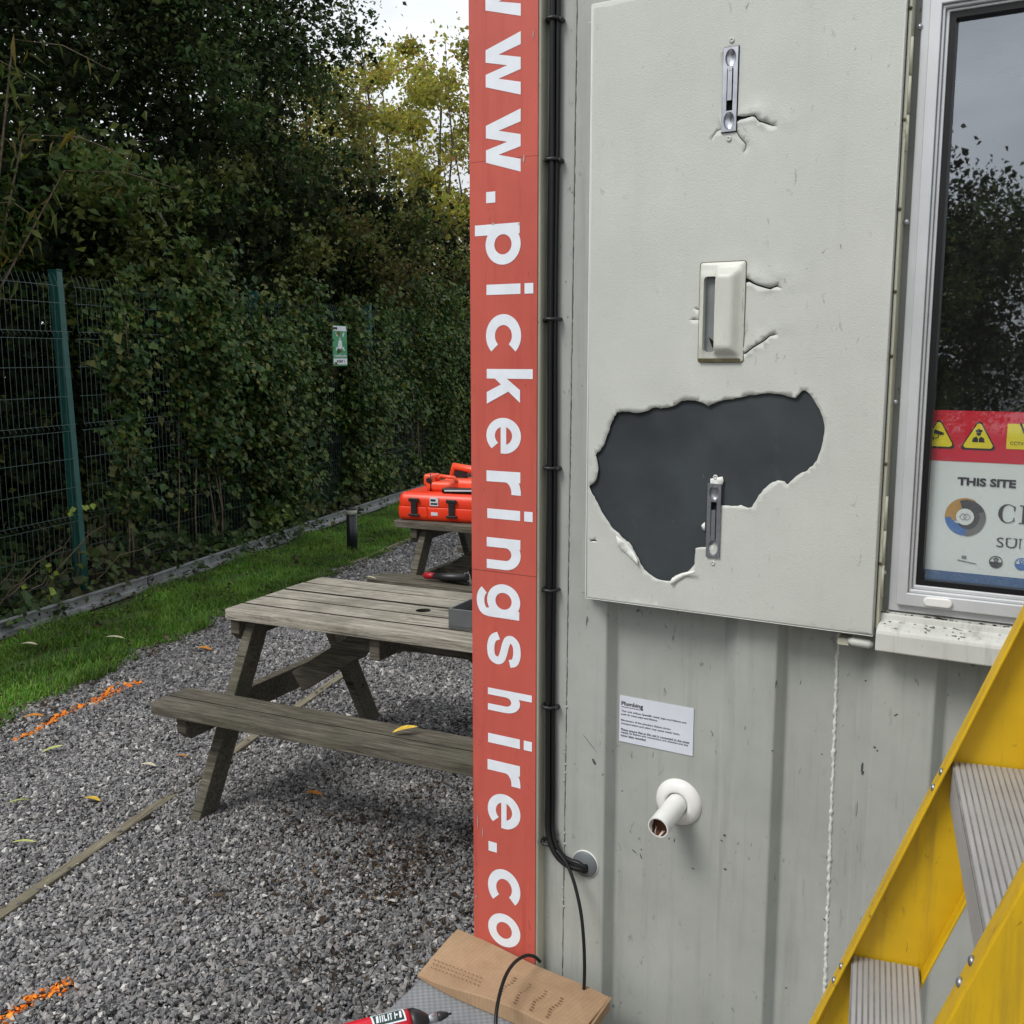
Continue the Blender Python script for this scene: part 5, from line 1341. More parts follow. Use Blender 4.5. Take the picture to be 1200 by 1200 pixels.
frame_ring(win, (FU0, FU1, FZ0, FZ1), (FU0 + 0.013, FU1 - 0.013, FZ0 + 0.013, FZ1 - 0.013), -0.02, 0.014)
frame_ring(win, (FU0 + 0.0132, FU1 - 0.0132, FZ0 + 0.0132, FZ1 - 0.0132), (FU0 + 0.030, FU1 - 0.030, FZ0 + 0.034, FZ1 - 0.034), -0.02, 0.024)
frame_ring(win, (FU0 + 0.0302, FU1 - 0.0302, FZ0 + 0.0342, FZ1 - 0.0342), (FU0 + 0.0345, FU1 - 0.0345, FZ0 + 0.0395, FZ1 - 0.0395), -0.02, 0.018)
frame_ring(win, (FU0 + 0.0347, FU1 - 0.0347, FZ0 + 0.0397, FZ1 - 0.0397), (GU0 - 0.0002, GU1 + 0.0002, GZ0 - 0.005, GZ1 + 0.005), -0.02, 0.012)
wo = win.build('window', 'frame_white', cabin, bevel=0.0015)
mb = MB(); frame_ring(mb, (GU0, GU1, GZ0 - 0.0048, GZ1 + 0.0048), (GU0 + 0.009, GU1 - 0.009, GZ0 + 0.004, GZ1 - 0.004), -0.012, 0.009); mb.build('gasket', 'black_rubber', wo)
mb = MB(); mb.add([(GU0, 0.004, GZ0 - 0.004), (GU1, 0.004, GZ0 - 0.004), (GU1, 0.004, GZ1 + 0.004), (GU0, 0.004, GZ1 + 0.004)], [(0, 1, 2, 3)]); mb.build('pane', 'glass', wo)
for py_px in ((1078, 31), (1062, 260), (1049, 471), (1036, 671)):
    u, z = on_wall(*py_px, 0.015)
    mb = MB(); mb.lathe([(0.0, 0.0042), (0.0025, 0.0036), (0.0042, 0.002), (0.0046, 0.0)], 12, 'y', (u, -0.0142, z)); mb.build('screw', 'steel', wo)
wc = on_wall(1099, 706, 0.026)
mb = MB(); mb.plate([(wc[0] + (0.014 if math.cos(a) > 0 else -0.014) + 0.0075 * math.cos(a), wc[1] + 0.0075 * math.sin(a)) for a in np.linspace(0, 2 * math.pi, 24, endpoint=False)], -0.030, -0.0242); mb.build('drain_cap', 'pvc', wo, bevel=0.002)
# sill
mb = MB()
zt = 1.302
pf = [(0.004, zt + 0.004), (0.022, zt + 0.001), (0.024, zt - 0.010), (0.040, zt - 0.014), (0.052, zt - 0.020), (0.054, zt - 0.026), (0.054, zt - 0.054), (0.050, zt - 0.056), (0.0, zt - 0.050)]
m = len(pf); xs_ = (SU1 + 0.006, 1.83)
mb.add([(xx, -q, z) for xx in xs_ for q, z in pf], [tuple(range(m)), tuple(reversed(range(m, 2 * m)))] + [(k, k + m, (k + 1) % m + m, (k + 1) % m) for k in range(m)])
mb.build('sill', 'sill_paint', wo, bevel=0.0015)
mb = MB()
def flake(u, q, size):
    zf = float(np.interp(q, [p[0] for p in pf[0:6]], [p[1] for p in pf[0:6]])); m_ = rnd.randint(5, 8); a0 = rnd.uniform(0, 6); L_ = rnd.uniform(1.0, 3.2)
    ring = [(u + size * L_ * rnd.uniform(.5, 1) * math.cos(a0 + 6.283 * k / m_), -q + size * rnd.uniform(.5, 1) * math.sin(a0 + 6.283 * k / m_), zf + 0.0008) for k in range(m_)]
    mb.add(ring + [(u, -q, zf + 0.0008 + size * 0.5)], [(k, (k + 1) % m_, m_) for k in range(m_)])
for k in range(170):
    flake(SU1 + 0.010 + rnd.random() ** 1.4 * 0.25, rnd.choice((0.012, 0.016, 0.018, 0.02, 0.026, 0.036, 0.045)), 0.0003 + 0.0016 * rnd.random() ** 2.5)
for px_, py_, sz_ in ((1031, 728, .0035), (1068, 728, .0022), (1101, 722, .004), (1098, 725, .003), (1150, 730, .003), (1166, 726, .003), (1085, 736, .003), (1108, 733, .0022)):
    u_, z_ = on_wall(px_, py_, 0.02); flake(u_, 0.018, sz_)
for k in range(7):
    u = SU1 + 0.012 + rnd.random() * 0.13; q0 = rnd.uniform(0.02, 0.05); zf = float(np.interp(q0, [p[0] for p in pf[0:6]], [p[1] for p in pf[0:6]]))
    mb.tube([(u, -q0, zf + 0.001), (u + rnd.uniform(-.008, .008), -q0 - 0.002, zf + 0.0012), (u + rnd.uniform(-.016, .016), -q0 - 0.003, zf - 0.001)], [0.0006, 0.0005, 0.0003], 4)
tag(mb.build('sill_debris', 'black_dirt', wo), kind='stuff')
mb = MB(); u0, z0 = on_wall(1010, 752, 0.03); mb.tube([(u0 - 0.022, -0.03, z0), (u0 - 0.015, -0.032, z0 - 0.001), (u0 + 0.012, -0.032, z0 - 0.002), (u0 + 0.018, -0.03, z0 - 0.002)], [0.004, 0.0075, 0.0075, 0.004], 12); mb.build('hinge_cap', 'sill_paint', sh)
mb = MB(); u0, z0 = on_wall(989, 750, 0.01); mb.box(u0 - 0.006, u0 + 0.012, -0.03, 0.0, z0 - 0.003, z0 + 0.008); mb.build('hinge_bracket', 'edge_paint', sh)

# ---- poster inside the window
PN = -0.009
def pu(px, py): return on_wall(px, py, PN)
poster, og = wall_thing('security_poster', 0.86, PN, 1.36, "red, yellow and white security warning poster stuck inside the window", "poster")
p00 = pu(1078, 672); zr0 = pu(1130, 541)[1]; zr1 = pu(1130, 482)[1]
PU0, PU1 = 0.8605, 1.36
zb0, zb1 = pu(1130, 690)[1], pu(1130, 675)[1]
y_ = -PN
mb = MB(); mb.box(PU0, PU1, y_, y_ + 0.001, 1.356, zr1); mb.build('sheet', 'poster_white', poster, og)
mb = MB(); mb.box(PU0, PU1, y_ - 0.0006, y_ - 0.0001, zr0, zr1 + 0.001); mb.build('red_banner', 'poster_red', poster, og)
mb = MB(); mb.box(PU0, PU1, y_ - 0.0006, y_ - 0.0001, 1.356, 1.378); mb.build('blue_strip', 'poster_blue', poster, og)
def tri_sign(cx, cy, symbol):
    u, z = pu(cx, cy); hh_, ww = 0.0205, 0.0235
    def rt(s):
        pts = []
        for (px_, pz_) in ((-ww, -hh_), (ww, -hh_), (0, hh_ * 1.05)):
            for da in (-50, 0, 50):
                base_a = math.degrees(math.atan2(pz_, px_)); a = R(base_a + da)
                pts.append((u + s * px_ * 0.86 + 0.0045 * s * math.cos(a), z + s * pz_ * 0.86 + 0.0045 * s * math.sin(a)))
        return pts
    mb = MB(); mb.mat = 0; mb.plate(rt(1.0), y_ - 0.0011, y_ - 0.0008); mb.mat = 1; mb.plate(rt(0.86), y_ - 0.0016, y_ - 0.0012)
    mb.mat = 0; q0, q1 = y_ - 0.0021, y_ - 0.0017
    def P_(pts): mb.plate([(u + a * 0.001, z + b_ * 0.001) for a, b_ in pts], q0, q1)
    if symbol == 'camera':
        P_([(-7, 5), (-6, 8), (6, 4), (7, 0.5), (4, -1), (-7, 1.5)]); P_([(7.2, 3.5), (8.4, 2.8), (7.2, -1), (6.5, -0.6)]); P_([(-1, -0.6), (1, -1.2), (0.5, -5.5), (-5, -7), (-5, -5.6), (-1, -4.6)]); P_([(-8, -3.5), (-6.4, -3.5), (-6.4, -9), (-8, -9)])
    else:
        P_([(-5.5, 9), (0, 11.5), (5.5, 9), (4, 6.3), (-4, 6.3)]); P_([(-3.6, 5.6), (3.6, 5.6), (2.8, 1.8), (0, 0.2), (-2.8, 1.8)])
        P_([(-9, -9.5), (-0.6, -9.5), (-0.6, -4), (-3, -0.6), (-8, -3.2)]); P_([(9, -9.5), (0.6, -9.5), (0.6, -4), (3, -0.6), (8, -3.2)])
    mb.build('warning_triangle', ['ink', 'poster_yellow'], poster, og)
tri_sign(1100, 509, 'camera'); tri_sign(1147, 511, 'guard')
u, z = pu(1180, 512)
mb = MB(); mb.box(u, u + 0.16, y_ - 0.0012, y_ - 0.0008, z - 0.0185, z + 0.0205); mb.build('caption_panel', 'poster_yellow', poster, og)
mb = MB(); uu = pu(1194, 505); write(mb, "W", uu[0], uu[1] - 0.004, 0.017, y_ - 0.0017, 0.02)
uu = pu(1184, 519); write(mb, "CCTV", uu[0], uu[1] - 0.003, 0.0052, y_ - 0.0017, 0.0, 0.0185)
uu = pu(1122, 566); write(mb, "THIS SITE", uu[0], uu[1] - 0.003, 0.0130, y_ - 0.0012, 0.04, 0.084)
mb.build('lettering', 'ink', poster, og)
# serif initials
mb = MB()
uu = pu(1169, 601); cx_, cz_ = uu[0] + 0.0145, uu[1]
outl, inn = [], []
for k in range(25):
    a = R(38 + k * (284 / 24)); th = 0.0018 + 0.0042 * max(0, -math.cos(a)) 
    outl.append((cx_ + 0.0135 * math.cos(a), cz_ + 0.0150 * math.sin(a))); inn.append((cx_ + (0.0135 - th) * math.cos(a), cz_ + (0.0150 - th * 0.6) * math.sin(a)))
mb.add([(p[0], y_ - 0.0012, p[1]) for p in outl + inn], [(k, k + 1, 26 + k, 25 + k) for k in range(24)])
mb.box(cx_ + 0.0085, cx_ + 0.0105, y_ - 0.0013, y_ - 0.0009, cz_ + 0.005, cz_ + 0.012); mb.box(cx_ + 0.0085, cx_ + 0.0098, y_ - 0.0013, y_ - 0.0009, cz_ - 0.0115, cz_ - 0.006)
uI = cx_ + 0.0165; mb.box(uI, uI + 0.0125, y_ - 0.0013, y_ - 0.0009, cz_ - 0.0145, cz_ - 0.013); mb.box(uI, uI + 0.0125, y_ - 0.0013, y_ - 0.0009, cz_ + 0.013, cz_ + 0.0145); mb.box(uI + 0.004, uI + 0.0088, y_ - 0.0013, y_ - 0.0009, cz_ - 0.0129, cz_ + 0.0129)
uu = pu(1168, 633); write(mb, "SU", uu[0], uu[1] - 0.0105, 0.0155, y_ - 0.0012, -0.004, 0.029)
for dx_ in (0.0175, 0.0255): mb.box(uu[0] + dx_ - 0.002, uu[0] + dx_ + 0.0035, y_ - 0.0014, y_ - 0.0009, uu[1] + 0.0043, uu[1] + 0.0052)
mb.box(uu[0] + 0.0325, uu[0] + 0.034, y_ - 0.0013, y_ - 0.0009, uu[1] - 0.0105, uu[1] + 0.005); mb.box(uu[0] + 0.0312, uu[0] + 0.036, y_ - 0.0014, y_ - 0.0009, uu[1] + 0.0043, uu[1] + 0.0052)
mb.build('company_initials', 'ink', poster, og)
# swirl emblem
lu, lz = pu(1131, 605.5)
mb = MB(); rO, rI = 0.0300, 0.0132
def arcband(a0, a1, r0f, r1f, mat, dy):
    mb.mat = mat; K = 16; vs_ = []
    for k in range(K + 1):
        f = k / K; a = R(a0 + (a1 - a0) * f)
        vs_ += [(lu + r0f(f) * math.cos(a), dy, lz + r0f(f) * math.sin(a)), (lu + r1f(f) * math.cos(a), dy, lz + r1f(f) * math.sin(a))]
    mb.add(vs_, [(2 * k, 2 * k + 1, 2 * k + 3, 2 * k + 2) for k in range(K)])
arcband(62, 205, lambda f: rI + 0.010 * max(0, 1 - f * 2.2), lambda f: rO, 0, y_ - 0.0010)
arcband(185, 300, lambda f: rI + 0.008 * max(0, 1 - f * 2), lambda f: rO, 1, y_ - 0.0012)
arcband(-75, 110, lambda f: rI, lambda f: rO - 0.004 * (f < 0.02) - 0.007 * max(0, f - 0.5), 2, y_ - 0.0014)
arcband(-85, 20, lambda f: rI + 0.008, lambda f: rO + 0.0008 * (1 - f), 3, y_ - 0.0016)
arcband(230, 300, lambda f: rI, lambda f: rI + 0.006 * (0.3 + f), 2, y_ - 0.0018)
mb.mat = 4; mb.plate([(lu + rI * math.cos(a), lz + rI * math.sin(a)) for a in np.linspace(0, 2 * math.pi, 28, endpoint=False)], y_ - 0.0022, y_ - 0.0019)
mb.mat = 5
for dx_ in (-0.0028, 0.0028):
    pts = [(0.0052 * math.cos(R(45 * k)) * (1 if k % 2 == 0 else 0.82), 0.0052 * math.sin(R(45 * k)) * (1 if k % 2 == 0 else 0.82)) for k in range(8)]
    for k in range(8):
        a_, b_ = pts[k], pts[(k + 1) % 8]
        mb.beam((lu + dx_ + a_[0], y_ - 0.0024, lz + a_[1]), (lu + dx_ + b_[0], y_ - 0.0024, lz + b_[1]), 0.0004, 0.0011, up=(0, 1, 0))
mb.build('swirl_emblem', ['logo_gold', 'logo_blue', 'logo_grey', 'logo_silver', 'poster_white', 'ink'], poster, og)
# accreditation marks
for (cx, cy, col) in ((1167, 658.5, 'ink'), (1197, 661, 'logo_blue')):
    u, z = pu(cx, cy); mb = MB(); r_ = 0.0098
    circ = [(r_ * math.cos(a), r_ * math.sin(a)) for a in np.linspace(0, 2 * math.pi, 28, endpoint=False)]
    V_, F_ = holed(circ, [[(p[0] * 0.86, p[1] * 0.86) for p in circ]]); mb.add([(u + a, y_ - 0.0012, z + b_) for a, b_ in V_], F_)
    mb.plate([(u + 0.85 * r_ * math.cos(a), z + 0.85 * r_ * math.sin(a)) for a in np.linspace(math.pi, 2 * math.pi, 14)], y_ - 0.0013, y_ - 0.0010)
    for k in range(5):
        a0 = R(90 + 72 * k); mb.plate([(u + 0.0026 * math.cos(a0) + 0.0014 * math.cos(a), z + 0.0036 + 0.0026 * math.sin(a0) + 0.0014 * math.sin(a)) for a in np.linspace(0, 2 * math.pi, 8, endpoint=False)], y_ - 0.0013, y_ - 0.0010)
    mb.build('round_mark', col, poster, og)
mb = MB(); u, z = pu(1122, 656); mb.plate([(u, z + 0.001), (u + 0.028, z - 0.003), (u + 0.028, z - 0.0042), (u, z - 0.0006)], y_ - 0.0012, y_ - 0.0009); mb.box(u + 0.006, u + 0.013, y_ - 0.0012, y_ - 0.0009, z + 0.003, z + 0.0078); mb.build('small_mark', 'grey_plate', poster, og)
# something pale and blue hanging inside at the right
inn_, og2 = wall_thing('hanging_sheets', 1.02, -0.35, 1.45, "blue and white item hanging in the dark room behind the window, at the right edge", "sheets")
mb = MB(); mb.box(1.222, 1.50, 0.35, 0.39, 1.36, 1.80); mb.build('white_sheet', 'paper_white', inn_, og2, bevel=0.01)
mb = MB(); mb.box(1.232, 1.52, 0.33, 0.348, 1.30, 1.62); mb.build('blue_sheet', 'logo_blue', inn_, og2, bevel=0.006)

# ------------------------------------------------------------------ red web-address board on the corner post
SGN = 0.0285
sgn, og = wall_thing('web_address_sign', 0.09, SGN, 0.42, "tall red sign board with white web address, on the cabin corner post", "sign")
zj = on_wall(590, 671, SGN)[1]; zj2 = on_wall(590, 187, SGN)[1]
b0 = 0.0115; b1 = 0.1615
for z0, z1 in ((0.42, zj - 0.0006), (zj + 0.0006, zj2 - 0.0003), (zj2 + 0.0003, 2.66)):
    mb = MB(); mb.box(b0, b1, -(SGN + 0.003), -SGN, z0, z1); mb.build('board', 'sign_red', sgn, og)
ub, ux = on_wall(570.5, 400, SGN + 0.003)[0], on_wall(610, 400, SGN + 0.003)[0]
xh = ux - ub
CH = [("w", -51, 24), ("w", 39, 115), ("w", 129, 204), (".", 224.6, 238.4), ("p", 261, 311), ("i", 332, 346), ("c", 368, 412), ("k", 432, 474), ("e", 489.5, 532), ("r", 551, 581), ("i", 595, 611), ("n", 629, 670), ("g", 682.5, 727), ("s", 741, 781.6), ("h", 804, 840), ("i", 857, 879), ("r", 889, 924), ("e", 930, 972), (".", 984, 997.6), ("c", 1018, 1058), ("o", 1070, 1110)]
yl = -(SGN + 0.0036)
def arc(cx, cy, rx, ry, a0, a1, n=22):
    return [(cx + rx * math.cos(R(a0 + (a1 - a0) * k / n)), cy + ry * math.sin(R(a0 + (a1 - a0) * k / n))) for k in range(n + 1)]
def ribbon(path, w):
    "band of constant width along a path -> (verts, quads)"
    L_, R_ = [], []
    for k, p in enumerate(path):
        a, b_ = path[max(0, k - 1)], path[min(len(path) - 1, k + 1)]
        if path[0] == path[-1] or math.dist(path[0], path[-1]) < 1e-6:
            if k in (0, len(path) - 1): a, b_ = path[-2], path[1]
        d = (b_[0] - a[0], b_[1] - a[1]); l_ = math.hypot(*d) or 1; nx, ny = -d[1] / l_, d[0] / l_
        L_.append((p[0] + nx * w / 2, p[1] + ny * w / 2)); R_.append((p[0] - nx * w / 2, p[1] - ny * w / 2))
    n = len(path)
    return L_ + R_, [(k, k + 1, n + k + 1, n + k) for k in range(n - 1)]
def rect(x0, x1, y0, y1): return [(x0, y0), (x1, y0), (x1, y1), (x0, y1)], [(0, 1, 2, 3)]
def poly(*p): return list(p), [tuple(range(len(p)))]
def spl(pts): return [tuple(v[:2]) for v in smooth_path([Vector((x_, y_, 0)) for x_, y_ in pts], 4)]
def smooth_path(c, k=5):
    out = []
    for i in range(len(c) - 1):
        p0, p1, p2, p3 = c[max(0, i - 1)], c[i], c[i + 1], c[min(len(c) - 1, i + 2)]
        for j in range(k):
            t_ = j / k
            out.append(0.5 * ((2 * p1) + (p2 - p0) * t_ + (2 * p0 - 5 * p1 + 4 * p2 - p3) * t_ ** 2 + (3 * p1 - p0 - 3 * p2 + p3) * t_ ** 3))
    return out + [c[-1]]
def tri_fan(p):
    r_ = delaunay_2d_cdt([Vector(q) for q in p], [(k, (k + 1) % len(p)) for k in range(len(p))], [], 1, 1e-7)
    return [tuple(v) for v in r_[0]], [tuple(f) for f in r_[2]]
ARCH = [(0.145, 0.45)] + arc(0.475, 0.56, 0.33, 0.315, 180, 0, 14) + [(0.805, 0.3), (0.805, 0.0)]
GLY = {
    'w': [tri_fan([(0, 1), (.30, 1), (.455, .37), (.60, 1), (.88, 1), (1.025, .37), (1.18, 1), (1.48, 1), (1.18, 0), (.885, 0), (.74, .62), (.595, 0), (.30, 0)])],
    '.': [rect(0, .29, 0, .28)],
    'o': [ribbon(arc(.55, .5, .41, .395, 0, 360, 36), .275)],
    'c': [ribbon(arc(.55, .5, .41, .395, 42, 318, 30), .275)],
    'e': [ribbon(arc(.55, .5, .41, .395, 0, 318, 32), .265), rect(.2, 1.085, .415, .585)],
    'n': [rect(0, .285, 0, 1.0), ribbon(ARCH, .275)],
    'h': [rect(0, .285, 0, 1.37), ribbon(ARCH, .275)],
    'r': [rect(0, .285, 0, 1.0), ribbon([(.145, .45)] + arc(.56, .55, .415, .33, 180, 84, 12), .275)],
    'i': [rect(0, .285, 0, 1.0), rect(0, .285, 1.12, 1.37)],
    'k': [rect(0, .285, 0, 1.37), poly((.28, .24), (.28, .60), (.62, 1.0), (.99, 1.0)), poly((.42, .50), (.64, .70), (1.04, 0), (.69, 0))],
    'p': [rect(0, .285, -.36, 1.0), ribbon(arc(.545, .5, .40, .395, 0, 360, 36), .27)],
    'g': [rect(.72, 1.0, -.02, 1.0), ribbon(arc(.455, .5, .40, .395, 0, 360, 36), .27), ribbon([(.86, .1), (.86, -.02)] + arc(.50, -.04, .36, .205, 0, -158, 16), .25)],
    's': [ribbon(spl([(.90, .68), (.85, .82), (.70, .89), (.52, .905), (.32, .87), (.205, .745), (.24, .62), (.42, .545), (.60, .50), (.80, .42), (.86, .29), (.77, .14), (.56, .095), (.36, .115), (.21, .19), (.13, .34)]), .225)],
}
for ch, ya, yb in CH:
    if ch in "pg": ulo, uhi = ub - 0.34 * xh, ux + 0.005 * xh
    elif ch in "hk": ulo, uhi = ub, ux + 0.36 * xh
    elif ch == "i": ulo, uhi = ub, ux + 0.37 * xh
    elif ch == ".": ulo, uhi = ub, ub + 0.27 * xh
    elif ch in "w": ulo, uhi = ub, ux
    else: ulo, uhi = ub - 0.02 * xh, ux + 0.02 * xh
    ym = (ya + yb) / 2; wpx = (uhi - ulo) / xh * 40
    cut = {'w': 0.35, '.': 0.8, 'o': 0.15, 'c': 0.15, 'e': 0.15, 's': 0.15, 'g': 0.6, 'p': 0.5}.get(ch, 0.9)
    half = (yb - ya) / 2 - abs((ym - 415) / 2030.0 * wpx) / 2 * cut
    pxm = 572 if ch == '.' else 590
    zt_ = on_wall(pxm, ym - half, SGN + 0.0036)[1]; zb_ = on_wall(pxm, ym + half, SGN + 0.0036)[1]
    allv = [p for vs_, _ in GLY[ch] for p in vs_]
    a0_, a1_ = min(p[0] for p in allv), max(p[0] for p in allv); c0_, c1_ = min(p[1] for p in allv), max(p[1] for p in allv)
    mb = MB()
    for j, (vs_, fs_) in enumerate(GLY[ch]):
        mb.add([(ulo + (q - c0_) / (c1_ - c0_) * (uhi - ulo), yl - 0.00015 * j, zt_ + (zb_ - zt_) * (p - a0_) / (a1_ - a0_)) for p, q in vs_], fs_)
    mb.build('letter', 'sign_white', sgn, og)
mb = MB()
for px, py, a, b_ in ((625, 40, .001, .008), (614, 186, .0016, .008), (608, 262, .0012, .003), (578, 262, .0035, .002), (560, 962, .001, .02), (566, 975, .001, .012), (558, 1050, .0015, .004)):
    u, z = on_wall(px, py, SGN + .0036); mb.plate([(u - a, z - b_ * .4), (u + a * .3, z - b_), (u + a, z + b_ * .2), (u, z + b_)], yl - 0.0008, yl - 0.0002)
tag(mb.build('paint_nick', 'seam_caulk', sgn, og), kind='stuff')

# ------------------------------------------------------------------ cables down the corner
cbl, og = wall_thing('cable_bundle', 0.18, 0.01, 0.75, "bundle of black cables clipped down the wall beside the red sign", "cables")
def wob(u, z, a): return u + 0.0008 * math.sin(z * 9 + a)
endp = (gu, gz_ - 0.004)
for k, (uo, no) in enumerate(((0.1765, 0.008), (0.1885, 0.0085), (0.1825, 0.017), (0.1800, 0.0085), )):
    pts = [(wob(uo, z, k) + (0.003 * (z - 1.9) if z > 1.9 else 0), -no, z) for z in np.arange(2.64, 0.80, -0.06)]
    zE, uE = endp[1], endp[0] - 0.012
    for f in np.linspace(0.0, 1, 9):
        a = f * math.pi / 2; rr_ = 0.055 + 0.007 * k
        pts.append((uo + (uE - uo) * (1 - math.cos(a)) , -(no + 0.006 * math.sin(f * 3.1)), 0.785 + (zE - 0.785 - 0.004 * k + 0.006) * math.sin(a)))
    pts += [(endp[0] + 0.002, -0.010, zE + 0.002 - 0.003 * k), (endp[0] + 0.008, 0.004, zE + 0.002 - 0.003 * k)]
    mb = MB(); mb.tube(pts, 0.0054, 10); mb.build('cable', 'black_rubber', cbl, og)
for px, py in ((646, 23), (641, 188), (641, 374), (645, 548), (639, 690), (648, 828), (637, 985)):
    u, z = on_wall(px, py, 0.012); mb = MB()
    mb.tube([(0.168, -0.002, z), (0.170, -0.016, z), (0.177, -0.0255, z), (0.190, -0.024, z), (0.1965, -0.012, z), (0.197, -0.001, z)], 0.0032, 8)
    side = 0.167 if px in (641, 639, 637) and py > 300 else 0.197
    mb.lathe([(0.0, 0.014), (0.003, 0.014), (0.0045, 0.011), (0.0045, 0.0)], 10, 'y', (side, -0.002, z - 0.002)); mb.build('cable_clip', 'black_plastic', cbl, og)
# single cable hanging from the bundle to the box
hc, og = wall_thing('hanging_cable', 0.25, 0.02, 0.5, "single thin black cable dropping from the bundle to the cardboard box", "cable")
def wp(px, py, n_):
    u, z = on_wall(px, py, n_); return Vector((u, -n_, z))
ctl = [wp(652, 996, 0.024), wp(664, 1012, 0.03), wp(673, 1035, 0.04), wp(680, 1065, 0.05), wp(683.5, 1095, 0.06), wp(685, 1130, 0.07), wp(684, 1165, 0.08), wp(681, 1196, 0.09), wp(678, 1225, 0.10)]
mb = MB(); mb.tube(smooth_path(ctl), 0.0034, 10); mb.build('cable', 'black_rubber', hc, og)

# ------------------------------------------------------------------ crate, box, driver at the foot of the corner
ZB = 0.455
def lv(px, py, z): return on_level(px, py, z)
tl_, tr_, bl_ = lv(536, 1088, ZB + 0.03), lv(709, 1166, ZB + 0.03), lv(489, 1141, ZB + 0.01)
ex = (tr_ - tl_); ex.z = 0; exn = ex.normalized(); eyn = Vector((exn.y, -exn.x, 0))        # eyn towards the viewer
ba = math.atan2(exn.y, exn.x)
tlb = Vector((tl_.x, tl_.y, 0))
crate = empty('tool_chest', tlb, "grey ribbed plastic tool chest at the cabin corner, under the cardboard box", "tool chest", ba)
cw = ex.length
skx = ((bl_ - tl_).dot(exn)) / ((bl_ - tl_).dot(eyn))       # left side runs slightly askew
def cl(x_, d_, z_): return (x_ + skx * d_, -d_, z_)
mb = MB(); mb.hexa([cl(0.03, 0.52, 0.0), cl(cw - 0.03, 0.52, 0), cl(cw - 0.03, 0.03, 0), cl(0.03, 0.03, 0)], [cl(0.015, 0.545, ZB - 0.06), cl(cw - 0.015, 0.545, ZB - 0.06), cl(cw - 0.015, 0.015, ZB - 0.06), cl(0.015, 0.015, ZB - 0.06)]); mb.build('chest_body', 'grey_case', crate, bevel=0.008)
mb = MB(); mb.hexa([cl(0.006, 0.555, ZB - 0.059), cl(cw - 0.006, 0.555, ZB - 0.059), cl(cw - 0.006, 0.006, ZB - 0.059), cl(0.006, 0.006, ZB - 0.059)], [cl(0.006, 0.555, ZB), cl(cw - 0.006, 0.555, ZB), cl(cw - 0.006, 0.006, ZB), cl(0.006, 0.006, ZB)]); mb.build('lid', 'crate_grey', crate, bevel=0.006)
for x_ in (0.08, cw - 0.13):
    mb = MB(); mb.box(x_ - 0.02, x_ + 0.06, -0.575, -0.556, ZB - 0.12, ZB - 0.03); mb.build('latch', 'black_plastic', crate, bevel=0.004)
box = empty('cardboard_box', Vector((tlb.x, tlb.y, ZB)), "flattened brown cardboard box resting on the grey tool chest against the sign", "box", ba)
dpt = (bl_ - tl_).dot(eyn)
mb = MB(); K = 9; top = []; bot = []
for j, d_ in enumerate((0.0, dpt * 0.33, dpt * 0.66, dpt)):
    for i in range(K):
        f = i / (K - 1); x_ = f * (cw + 0.012) + skx * d_
        z_ = 0.030 - (0.020 * (d_ / dpt)) * (1 - f) ** 2 + 0.012 * (d_ / dpt) * f + 0.0025 * math.sin(f * 9 + j * 1.3)
        dd = d_ + (0.006 * math.sin(f * 7) if j == 3 else 0)
        top.append((x_, -dd, z_)); bot.append((x_, -dd, 0.001))
vs_ = top + bot; fs_ = []; m = 4 * K
for j in range(3):
    for i in range(K - 1):
        a_ = j * K + i; fs_ += [(a_, a_ + K, a_ + K + 1, a_ + 1), (m + a_, m + a_ + 1, m + a_ + K + 1, m + a_ + K)]
for i in range(K - 1):
    fs_ += [(i, i + 1, m + i + 1, m + i), (3 * K + i, m + 3 * K + i, m + 3 * K + i + 1, 3 * K + i + 1)]
for j in range(3):
    fs_ += [(j * K, m + j * K, m + j * K + K, j * K + K), (j * K + K - 1, j * K + 2 * K - 1, m + j * K + 2 * K - 1, m + j * K + K - 1)]
mb.add(vs_, fs_); mb.build('box_body', 'cardboard', box, bevel=0.002)
mb = MB()
for r_ in range(3):
    for k in range(13):
        x_ = 0.012 + k * 0.0105 + 0.006 * r_ + skx * (dpt * 0.74); d_ = dpt * (0.70 + 0.075 * r_); f = x_ / cw
        z_ = 0.030 - (0.020 * (d_ / dpt)) * (1 - f) ** 2 + 0.012 * (d_ / dpt) * f + 0.0030
        mb.box(x_, x_ + 0.0022, -d_ - 0.0006, -d_ + 0.0006, z_ - 0.002, z_ + 0.0004)
for r_ in range(4):
    for k in range(9):
        x_ = cw * (0.52 + 0.1 * r_) + 0.003 * math.sin(k); d_ = dpt * (0.45 + 0.055 * k); f = x_ / cw; x_ += skx * d_
        z_ = 0.030 - (0.020 * (d_ / dpt)) * (1 - f) ** 2 + 0.012 * (d_ / dpt) * f + 0.0030
        mb.box(x_, x_ + 0.006, -d_ - 0.0006, -d_ + 0.0006, z_ - 0.002, z_ + 0.0004)
tag(mb.build('perforation', 'card_dark', box), kind='stuff')
mb = MB()      # loose flap standing up at the right end
mb.add([(cw + 0.004 + skx * 0.02, -0.02, 0.004), (cw + 0.002 + skx * dpt, -dpt, 0.004), (cw + 0.030 + skx * dpt, -dpt + 0.01, 0.052), (cw + 0.022 + skx * 0.02, -0.015, 0.042)], [(0, 1, 2, 3)])
ob = mb.build('end_flap', 'cardboard', box); m_ = ob.modifiers.new('board', 'SOLIDIFY'); m_.thickness = 0.004
